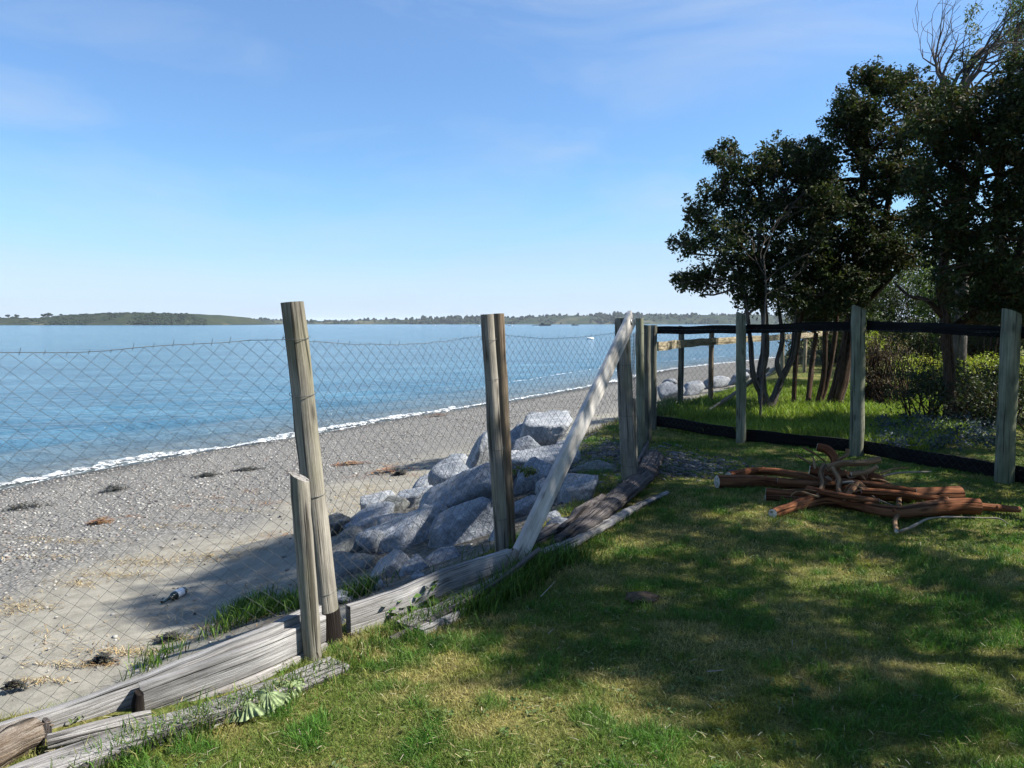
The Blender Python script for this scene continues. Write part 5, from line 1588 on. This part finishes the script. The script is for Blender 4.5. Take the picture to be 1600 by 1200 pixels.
# grass in the yard beyond the fence
N = 52000
y = r_.uniform(9.3, 19, N); x = 1.6 + (y - 9.3) * .35 + r_.uniform(0, 1, N) * (3.4 + (y - 9) * .55)
k_ = (edge_e(x, y) < -.1)
fx0 = np.interp(x, [corner.x, fb[1].x, fb[2].x, fb[3].x], [corner.y, fb[1].y, fb[2].y, fb[3].y])
k_ &= y > fx0 + .18
x, y = x[k_], y[k_]; n_p = len(x)
xs.append(x); ys_.append(y); hs.append(r_.uniform(.03, .11, n_p) * (1 + .9 * (vnoise(x, y, 1.3, 9) > .6))); ws.append(r_.uniform(.008, .014, n_p))
p = np.array([(.13, .21, .02), (.18, .25, .028), (.10, .17, .02), (.21, .26, .035), (.15, .21, .03)]); cs.append(p[r_.integers(0, 5, n_p)] * r_.uniform(.7, 1.4, n_p)[:, None])
# weeds against the shore fence
for px, py, n_p in ((1050, 640, 500), (1075, 645, 400), (1040, 650, 300), (1140, 640, 300)):
    q = at(px, py); patch(q.x, q.y, .35, .25, n_p, .1, .32, .012, LUSH)
# tufts on the sand below the boards
for px, py, n_p in ((372, 962, 260), (392, 950, 300), (410, 962, 260), (440, 950, 260), (470, 948, 160), (540, 938, 260), (560, 930, 180), (250, 1028, 90), (235, 1045, 60), (355, 985, 100)):
    q = at_ground(px, py); patch(q.x, q.y, .09, .09, n_p, .05, .16, .007, LUSH[:3] if px > 400 else LUSH + [(.15, .24, .04)])
x = np.concatenate(xs); y = np.concatenate(ys_); h = np.concatenate(hs); w = np.concatenate(ws); C0 = np.concatenate(cs)
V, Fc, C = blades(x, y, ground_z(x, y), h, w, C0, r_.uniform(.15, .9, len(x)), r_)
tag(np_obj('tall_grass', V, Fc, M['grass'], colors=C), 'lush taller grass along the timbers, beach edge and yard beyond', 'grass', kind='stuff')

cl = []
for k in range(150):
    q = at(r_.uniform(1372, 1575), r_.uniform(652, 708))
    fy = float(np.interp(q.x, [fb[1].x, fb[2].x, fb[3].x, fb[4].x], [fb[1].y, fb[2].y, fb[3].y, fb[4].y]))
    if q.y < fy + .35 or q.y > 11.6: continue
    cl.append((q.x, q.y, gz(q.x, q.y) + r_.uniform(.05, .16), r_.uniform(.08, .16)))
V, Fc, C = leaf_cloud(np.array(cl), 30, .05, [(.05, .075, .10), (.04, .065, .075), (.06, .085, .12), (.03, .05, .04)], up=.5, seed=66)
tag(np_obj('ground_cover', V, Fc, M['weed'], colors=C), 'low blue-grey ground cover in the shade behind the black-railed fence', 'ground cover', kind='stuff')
# small broad-leaved rosettes and cut straw lying in the lawn
cl = []
for k in range(900):
    y0 = 2.1 + 7 * r_.random() ** 1.5; x0 = r_.uniform(-.7, .75) * y0
    if edge_e(x0, y0) > -.25: continue
    if vnoise(x0, y0, 1.7, 5) < .42: continue
    cl.append((x0, y0, gz(x0, y0) + .018, r_.uniform(.025, .06)))
V, Fc, C = leaf_cloud(np.array(cl), 14, .019, [(.06, .11, .025), (.09, .14, .035), (.11, .15, .045)], up=1.2, seed=61, squash=.35)
tag(np_obj('lawn_weeds', V, Fc, M['weed'], colors=C), 'small broad-leaved weeds scattered through the lawn', 'weeds', kind='stuff')
def ribbons(x, y, z, ln, wd, col, r_, tilt=.25):
    N = len(x); a = r_.uniform(0, 6.28, N)
    dx, dy = np.cos(a) * ln / 2, np.sin(a) * ln / 2
    sx_, sy_ = -np.sin(a) * wd / 2, np.cos(a) * wd / 2
    dz = r_.normal(size=N) * tilt * ln / 2; bz = r_.uniform(0, .08, N) * ln
    V = np.stack([np.stack([x - dx - sx_, y - dy - sy_, z - dz], 1), np.stack([x - dx + sx_, y - dy + sy_, z - dz], 1),
                  np.stack([x + sx_ + sx_ * .5, y + sy_, z + bz], 1), np.stack([x - sx_, y - sy_, z + bz], 1),
                  np.stack([x + dx + sx_, y + dy + sy_, z + dz], 1), np.stack([x + dx - sx_, y + dy - sy_, z + dz], 1)], 1)
    i = np.arange(N)[:, None] * 6
    Fc = np.concatenate([i + np.array([[0, 1, 2, 3]]), i + np.array([[3, 2, 4, 5]])], 0)
    return V.reshape(-1, 3), Fc, np.repeat(col, 6, 0)
N = 4500
y = 1.9 + 7 * r_.random(N) ** 1.6; x = r_.uniform(-.8, .8, N) * y
k_ = edge_e(x, y) < -.15; x, y = x[k_], y[k_]
pal = np.array([(.42, .36, .2), (.34, .27, .14), (.25, .2, .1), (.5, .46, .33)])
V, Fc, C = ribbons(x, y, ground_z(x, y) + .022, r_.uniform(.012, .05, len(x)), r_.uniform(.0012, .0026, len(x)), pal[r_.integers(0, 4, len(x))] * r_.uniform(.4, .95, len(x))[:, None], r_)
tag(np_obj('lawn_straw', V, Fc, M['litter'], colors=C), 'dry cut straw lying on the lawn', 'straw', kind='stuff')

# pebbles of the lower beach
def pebbles(name, label, x, y, r0, r1, pal, seed, sink=.35):
    r3 = np.random.default_rng(seed); bv_, bf_ = ico(1)
    N = len(x)
    s = r3.uniform(r0, r1, N) * r3.uniform(.6, 1.2, N)
    sc3 = np.stack([s * r3.uniform(.8, 1.4, N), s * r3.uniform(.8, 1.3, N), s * r3.uniform(.45, .75, N)], 1)
    a = r3.uniform(0, 6.28, N); c, sn = np.cos(a), np.sin(a)
    v = bv_[None] * sc3[:, None, :] * (1 + r3.uniform(-.16, .16, (N, len(bv_), 1)))
    vx = v[:, :, 0] * c[:, None] - v[:, :, 1] * sn[:, None]; vy = v[:, :, 0] * sn[:, None] + v[:, :, 1] * c[:, None]
    z = ground_z(x, y) + sc3[:, 2] * (1 - 2 * sink)
    V = np.stack([vx + x[:, None], vy + y[:, None], v[:, :, 2] + z[:, None]], -1).reshape(-1, 3)
    Fc = (bf_[None] + np.arange(N)[:, None, None] * len(bv_)).reshape(-1, 3)
    pal = np.array(pal)
    col = pal[r3.integers(0, len(pal), N)] * r3.uniform(.7, 1.3, N)[:, None]
    return tag(np_obj(name, V, Fc, M['pebble'], colors=np.repeat(col, len(bv_), 0), smooth=True), label, 'pebbles', kind='stuff')
PB = [(.08, .08, .085), (.14, .14, .14), (.19, .185, .175), (.24, .235, .22), (.22, .21, .19), (.25, .24, .22), (.30, .29, .27), (.14, .135, .12), (.16, .13, .11)]
N = 26000
y = 7.0 + 26 * r_.random(N) ** 1.7
s = r_.uniform(.3, 9.2, N)
k_ = r_.random(N) < np.clip((9.6 - s - 2.2 * vnoise(s, y, .5, 3)) / 1.5, .05, 1)
y, s = y[k_], s[k_]
x = np.interp(y, SY, SX) + s / .9
k_ = (x / y < .45) & (x / y > -.85); x, y = x[k_], y[k_]
pebbles('beach_pebbles', 'grey and white pebbles strewn over the lower beach', x, y, .010, .026, PB, 81)
# gravel on the bank by the corner posts and on the worn lawn
gx, gy = [], []
for px, py, sx_, n_p in ((900, 700, .4, 500), (930, 715, .45, 700), (880, 730, .35, 350), (950, 700, .45, 600), (1075, 728, .28, 420), (1095, 722, .28, 320), (1050, 735, .2, 200), (880, 760, .25, 150)):
    q = at(px, py); gx.append(q.x + r_.normal(size=n_p) * sx_); gy.append(q.y + r_.normal(size=n_p) * sx_)
pebbles('bank_gravel', 'dark gravel on the worn ground around the corner posts', np.concatenate(gx), np.concatenate(gy), .012, .03, [(.04, .04, .04), (.065, .065, .065), (.09, .09, .09), (.13, .13, .13)], 82)
# stray stones and shells on the sand
N = 420; y = r_.uniform(4.4, 11, N); x = np.interp(y, SY, SX) + r_.uniform(8.5, 14.5, N) / .9
k_ = edge_e(x, y) > .3
pebbles('sand_stones', 'small stones and shell bits scattered on the sand', x[k_], y[k_], .008, .022, PB, 83)

# dry weed and straw along the tide lines
lx, ly, lc = [], [], []
TAN = np.array([(.34, .25, .12), (.4, .32, .18), (.25, .17, .08), (.46, .4, .26), (.16, .11, .06)])
ORG = np.array([(.28, .15, .07), (.23, .11, .05), (.34, .22, .11), (.16, .08, .05)])
for px, py, wx, wy, n_p, pal in ((230, 878, 60, 7, 420, TAN), (180, 898, 60, 6, 300, TAN), (120, 912, 30, 5, 150, TAN), (320, 868, 50, 6, 260, TAN), (400, 850, 45, 6, 260, TAN), (440, 838, 30, 6, 150, ORG),
                                 (40, 945, 40, 7, 240, TAN), (10, 955, 30, 6, 120, TAN), (130, 845, 60, 4, 200, TAN), (60, 868, 60, 4, 150, TAN), (260, 822, 60, 4, 200, TAN), (360, 797, 50, 4, 180, TAN), (420, 785, 40, 5, 150, ORG),
                                 (60, 840, 40, 4, 120, TAN), (120, 1040, 60, 4, 160, TAN), (200, 1020, 50, 6, 240, TAN), (60, 1065, 40, 4, 120, TAN), (160, 1035, 18, 4, 120, ORG), (280, 1000, 40, 5, 180, TAN), (330, 985, 30, 6, 150, TAN),
                                 (545, 775, 30, 8, 200, TAN), (590, 765, 40, 8, 240, TAN), (520, 800, 20, 10, 160, TAN), (560, 745, 30, 4, 120, ORG), (640, 742, 25, 4, 140, ORG), (690, 722, 30, 4, 100, TAN), (570, 790, 30, 5, 120, TAN),
                                 (160, 813, 14, 3, 80, ORG), (208, 804, 14, 3, 80, ORG), (285, 790, 14, 3, 60, ORG), (335, 776, 14, 3, 60, ORG), (390, 766, 16, 3, 70, ORG), (100, 1000, 90, 25, 160, TAN), (300, 960, 80, 15, 120, TAN),
                                 (420, 920, 40, 12, 200, TAN), (380, 975, 30, 6, 120, TAN), (600, 725, 30, 2, 70, ORG), (545, 895, 25, 10, 60, TAN)):
    for k in range(n_p):
        q = at_y(px, py, 5)
        d = ray(px + r_.normal() * wx * .7, py + r_.normal() * wy * .7)
        zz = -.85
        for it in range(3):
            t = (zz - CAM_H) / d.z; zz = gz(d.x * t, d.y * t)
        lx.append(d.x * t); ly.append(d.y * t); lc.append(pal[r_.integers(0, len(pal))])
WR = np.array([(.05, .045, .035), (.09, .075, .05), (.03, .028, .022), (.16, .12, .07)])
for s0, n_p, wd_, pal in ((2.1, 900, .10, WR), (4.4, 420, .12, WR), (6.1, 420, .15, WR), (8.8, 900, .16, TAN), (9.7, 500, .2, TAN)):
    for k in range(n_p):
        yy = 6.5 + 26 * r_.random() ** 1.5
        if vnoise(yy, s0, .9, 6) < .36: continue
        ss = s0 + .35 * math.sin(yy * .5 + s0) + r_.normal() * wd_
        xx = float(np.interp(yy, SY, SX)) + ss / .9
        if float(edge_e(xx, yy)) < .5: continue
        lx.append(xx); ly.append(yy); lc.append(pal[r_.integers(0, len(pal))])
lx = np.array(lx); ly = np.array(ly); lc = np.array(lc) * r_.uniform(.6, 1.3, len(lx))[:, None]
V, Fc, C = ribbons(lx, ly, ground_z(lx, ly) + .010, r_.uniform(.02, .08, len(lx)), r_.uniform(.002, .006, len(lx)), lc * .8, r_)
tag(np_obj('tide_litter', V, Fc, M['litter'], colors=C), 'dry straw and weed scraps along the tide lines on the sand', 'beach litter', kind='stuff')

# heaps of seaweed, each a thing
M['kelp'] = tint_mat('seaweed', .6, .3)
KG = 'seaweed heaps on the pebbles'
DK = np.array([(.03, .03, .02), (.05, .045, .03), (.02, .018, .014), (.07, .06, .04)])
for px, py, wx, wy, pal, hh, lab in ((35, 795, 28, 4, DK, .09, 'wide olive-black seaweed heap on the open pebbles'), (178, 767, 18, 3, DK, .11, 'dark seaweed heap on the pebbles below the water edge'), (322, 744, 14, 3, DK, .06, 'flat dark seaweed strand heap below the surf line'),
                                     (385, 735, 20, 2, DK, .05, 'long dark seaweed streak left of the tall post'), (155, 818, 14, 3, ORG * .6, .06, 'rusty brown seaweed heap by the tide line'),
                                     (610, 737, 26, 4, ORG, .10, 'orange-brown seaweed heap on the sand before the rocks'), (625, 742, 8, 2, DK, .07, 'small black seaweed lump beside the orange-brown heap'), (545, 726, 24, 2, ORG * .8, .05, 'rusty seaweed streak right of the tall post'),
                                     (160, 1037, 14, 3, DK, .06, 'black bark-like seaweed lump above the edging board'), (22, 1078, 14, 2, DK, .05, 'flat black seaweed lump on the sand near the stump'), (683, 651, 12, 1.5, ORG * .5, .1, 'dark red seaweed lump at the waterline'),
                                     (265, 1002, 18, 4, DK * 1.4, .05, 'dark twiggy wrack on the sand below the boards')):
    q0 = at_ground(px, py); n_p = 150
    sxw = wx / F * q0.y; syw = wy / F * q0.y * q0.y / 2.6
    a = r_.normal(size=n_p) * sxw * .6; b_ = r_.normal(size=n_p) * min(syw, sxw) * .6
    x = q0.x + a; y = q0.y + b_
    z = ground_z(x, y) + .012 + hh * np.exp(-(a / sxw) ** 2 * 1.5) * r_.random(n_p)
    V, Fc, C = ribbons(x, y, z, r_.uniform(.04, .14, n_p) * min(1, q0.y / 9), r_.uniform(.01, .025, n_p) * min(1, q0.y / 9), pal[r_.integers(0, len(pal), n_p)] * r_.uniform(.6, 1.3, n_p)[:, None], r_, .15)
    o = np_obj('seaweed_heap', V, Fc, M['kelp'], colors=C, origin=q0[:])
    tag(o, lab, 'seaweed', KG, 'stuff')

# ---- bottle on the sand
nb, bb = at_ground(253, 946), at_ground(291, 927)
ax = (bb - nb); ax.z = 0; ax.normalize()
bb = nb + ax * .30
nb.z = gz(nb.x, nb.y) + .026; bb.z = gz(bb.x, bb.y) + .036
bt = thing('glass_bottle', 'dark glass bottle with white paper label lying on the sand', 'bottle', nb)
mb = MB()
prof_b = [(0, .0135), (.012, .015), (.014, .0135), (.085, .0135), (.115, .022), (.14, .036), (.15, .0375), (.29, .0375), (.30, .033)]
ax = (bb - nb).normalized()
sweep(mb, [nb + ax * u for u, _ in prof_b], [q for _, q in prof_b], 20)
mb.build('glass', M['bottle'], bt, nb)
mb = MB(); sweep(mb, [nb + ax * .175, nb + ax * .262], [.0382, .0382], 20, cap=(False, False))
mb.build('paper_label', M['paper'], bt, nb)

# ---- pale pleated fan-leaved plant by the slab
def fan_leaf(R_, seed, ribs=15):
    rr = random.Random(seed); vs, fs = [], []
    na, nr = ribs * 4 + 1, 7
    for j in range(nr):
        for i in range(na):
            a = (i / (na - 1) - .5) * 4.2
            t = j / (nr - 1)
            lobe = 1 - .16 * (.5 + .5 * math.cos(i / 4 * 2 * math.pi + math.pi)) * t + .05 * math.sin(a * 3 + seed)
            rad = R_ * t * lobe * (1 - .12 * abs(a) / 2.1) * (1 + .22 * t * fz(a * 1.7, seed, t, 1.0, 3.0, 3))
            z = .04 * R_ * t * math.cos(i / 4 * 2 * math.pi) * (.4 + .6 * t) - .30 * R_ * t * t + .22 * R_ * t * fz(a * 1.2, t * 2, seed * 3.1, 1.0, 1.0, 3)
            vs.append((math.sin(a) * rad, math.cos(a) * rad, z))
    for j in range(nr - 1):
        for i in range(na - 1):
            k = j * na + i; fs.append((k, k + 1, k + 1 + na, k + na))
    return vs, fs
M['fan'] = simple_mat('fan_leaf', (.17, .215, .105), .7, .15, 0, .55, 45)
q0 = at(405, 1092)
fan = thing('fan_leaf_plant', 'pale green plant with pleated fan leaves beside the whitish slab', 'plant', q0)
for k, (px, py, z, R_, yaw, tx_) in enumerate(((388, 1096, .06, .10, 2.0, .35), (418, 1082, .07, .095, 2.6, .4), (450, 1066, .06, .08, 3.3, .4), (372, 1104, .05, .07, 1.5, .5), (405, 1098, .045, .08, 2.9, .6), (436, 1084, .045, .07, 2.3, .6))):
    q = at(px, py, z)
    vs_, fs_ = fan_leaf(R_, k + 1)
    mt = Matrix.Translation(q) @ Matrix.Rotation(yaw, 4, 'Z') @ Matrix.Rotation(-tx_, 4, 'X')
    mb = MB(); mb.add([mt @ Vector(v) for v in vs_], fs_, True)
    lf = mb.build('leaf', M['fan'], fan, q)
    mb = MB(); b_ = V3(q0, gz(q0.x, q0.y) - .02); sweep(mb, [b_, b_.lerp(q, .6) + Vector((0, 0, .02)), q], [.006, .005, .004], 6)
    mb.build('stalk', M['fan'], fan, b_)

# ---- leafy plant with lilac flowers in front of the edging board
M['broad'] = simple_mat('broad_leaf', (.085, .16, .03), .5, .35, 0, .4, 20)
M['lilac'] = simple_mat('lilac_petal', (.4, .38, .6), .6, .2)
q0 = at(632, 965)
pl = thing('leafy_plant', 'bright leafy plant with small lilac flowers before the edging board', 'plant', q0)
lm = bpy.data.meshes.new('leaf')
pts = [(0, 0, 0), (.28, .25, .06), (.36, .55, .04), (.2, .85, -.02), (0, 1.05, -.1), (-.2, .85, -.02), (-.36, .55, .04), (-.28, .25, .06), (0, .3, -.02), (0, .6, -.03), (0, .85, -.06)]
lm.from_pydata(pts, [], [(0, 1, 8), (1, 2, 9, 8), (2, 3, 10, 9), (3, 4, 10), (0, 8, 7), (8, 9, 6, 7), (9, 10, 5, 6), (10, 4, 5)])
lm.materials.append(M['broad']); lm.update()
rr = random.Random(3)
for k in range(46):
    u = rr.random()
    px = 600 + 84 * u; py = 972 - 34 * u - rr.uniform(0, 30)
    q = at_y(px, py, at(px, 972 - 34 * u).y + rr.uniform(-.04, .05))
    o = bpy.data.objects.new('leaf', lm); COL.objects.link(o); o.parent = pl
    o.location = q - q0
    s = rr.uniform(.035, .062) * (1.3 if k < 6 else 1)
    o.scale = (s, s, s); o.rotation_euler = (rr.uniform(-.2, .9), rr.uniform(-.5, .5), rr.uniform(1.8, 5.2))
    if k % 6 == 0:
        mb = MB(); b_ = Vector((q.x, q.y, gz(q.x, q.y) - .02)); sweep(mb, [b_, b_.lerp(q, .5) + Vector((.01, 0, 0)), q], [.003, .0025, .002], 5)
        mb.build('stem', M['broad'], pl, b_)
for k in range(8):
    u = rr.random(); px = 625 + 45 * u; py = 955 - 18 * u - rr.uniform(0, 20)
    q = at_y(px, py, at(px, 960 - 25 * u).y - .04)
    mb = MB()
    for j in range(5):
        a = j * 1.257
        c = q + Vector((math.cos(a) * .007, -.004, math.sin(a) * .007))
        mb.add([q, c + Vector((-.004, 0, .003)), c + Vector((0, -.002, .006)), c + Vector((.005, 0, -.003))], [(0, 1, 2, 3)], False)
    mb.build('flower', M['lilac'], pl, q)
# the small plant on the boulder
q0 = at_y(826, 738, 7.6)
cl = [(q0.x + rr.gauss(0, .06), q0.y + rr.gauss(0, .05), q0.z + rr.uniform(-.02, .04), .05) for k in range(9)]
V, Fc, C = leaf_cloud(np.array(cl), 22, .04, [(.16, .19, .04), (.1, .14, .03), (.2, .18, .05)], up=.8, seed=63)
tag(np_obj('small_plant', V, Fc, M['weed'], colors=C, origin=q0[:]), 'small yellow-green plant growing on the blocky pale boulder', 'plant')

# ---- bits on the lawn
def stick(label, pts, r_s, mat='twig_pale'):
    mb = MB(); pth = smooth_path(pts, 10); sweep(mb, pth, list(np.linspace(r_s, r_s * .6, 10)), 6, rough=.2, rsc=12)
    tag(mb.build('stick', M[mat], None, pth[0]), label, 'stick')
stick('pale curved stick lying in the sunlit grass near the bare earth', [at(944, 1186, .03), at(975, 1193, .035), at(1012, 1196, .03)], .0045)
stick('short grey twig in the shaded middle of the lawn', [at(1105, 1049, .03), at(1130, 1047, .03)], .005)
stick('thin straight dry stem lying in the grass below the tall tufts', [at(845, 932, .03), at(868, 908, .05)], .003)
stick('short pale stick on the lawn by the driftwood limb', [at(1058, 786, .02), at(1092, 787, .025)], .007, 'driftpale')
M['earth'] = simple_mat('bare_earth', (.085, .06, .04), .95, .1, 0, .5, 40)
for px, py, r0, lab in ((1003, 935, .12, 'small crumbly brown earth mound in the shaded lawn'), (873, 1196, .05, 'little bare earth patch at the sunlit lawn edge')):
    q = at(px, py); bv_, bf_ = ico(3)
    v = np.array([Vector(p) * (1 + .35 * fz(p[0], p[1], p[2], 2.4, px, 4)) for p in bv_]) * np.array([r0 * .8, r0 * .6, .020]) + np.array([q.x, q.y, .006])
    tag(np_obj('earth_mound', v, bf_, M['earth'], smooth=True, origin=q[:]), lab, 'earth mound')

# ================================================================== sea air between here and the far shore
mh = bpy.data.materials.new('sea_haze'); mh.use_nodes = True
nh = mh.node_tree; nh.nodes.clear()
oh = nh.nodes.new('ShaderNodeOutputMaterial'); vh = nh.nodes.new('ShaderNodeVolumePrincipled')
vh.inputs['Color'].default_value = (.80, .89, 1.0, 1)
vh.inputs['Density'].default_value = .00007
vh.inputs['Anisotropy'].default_value = 0.1
nh.links.new(vh.outputs['Volume'], oh.inputs['Volume'])
X0, X1, Y0, Y1, Z0, Z1 = -13000, 13000, -5000, 13000, -9.0, 75.0
hzv = [(x, y, z) for z in (Z0, Z1) for y in (Y0, Y1) for x in (X0, X1)]
hm_ = bpy.data.meshes.new('haze')
hm_.from_pydata(hzv, [], [(0, 2, 3, 1), (4, 5, 7, 6), (0, 1, 5, 4), (2, 6, 7, 3), (0, 4, 6, 2), (1, 3, 7, 5)])
hm_.materials.append(mh); hm_.update()
ho = bpy.data.objects.new('haze', hm_); COL.objects.link(ho)
tag(ho, kind='stuff')
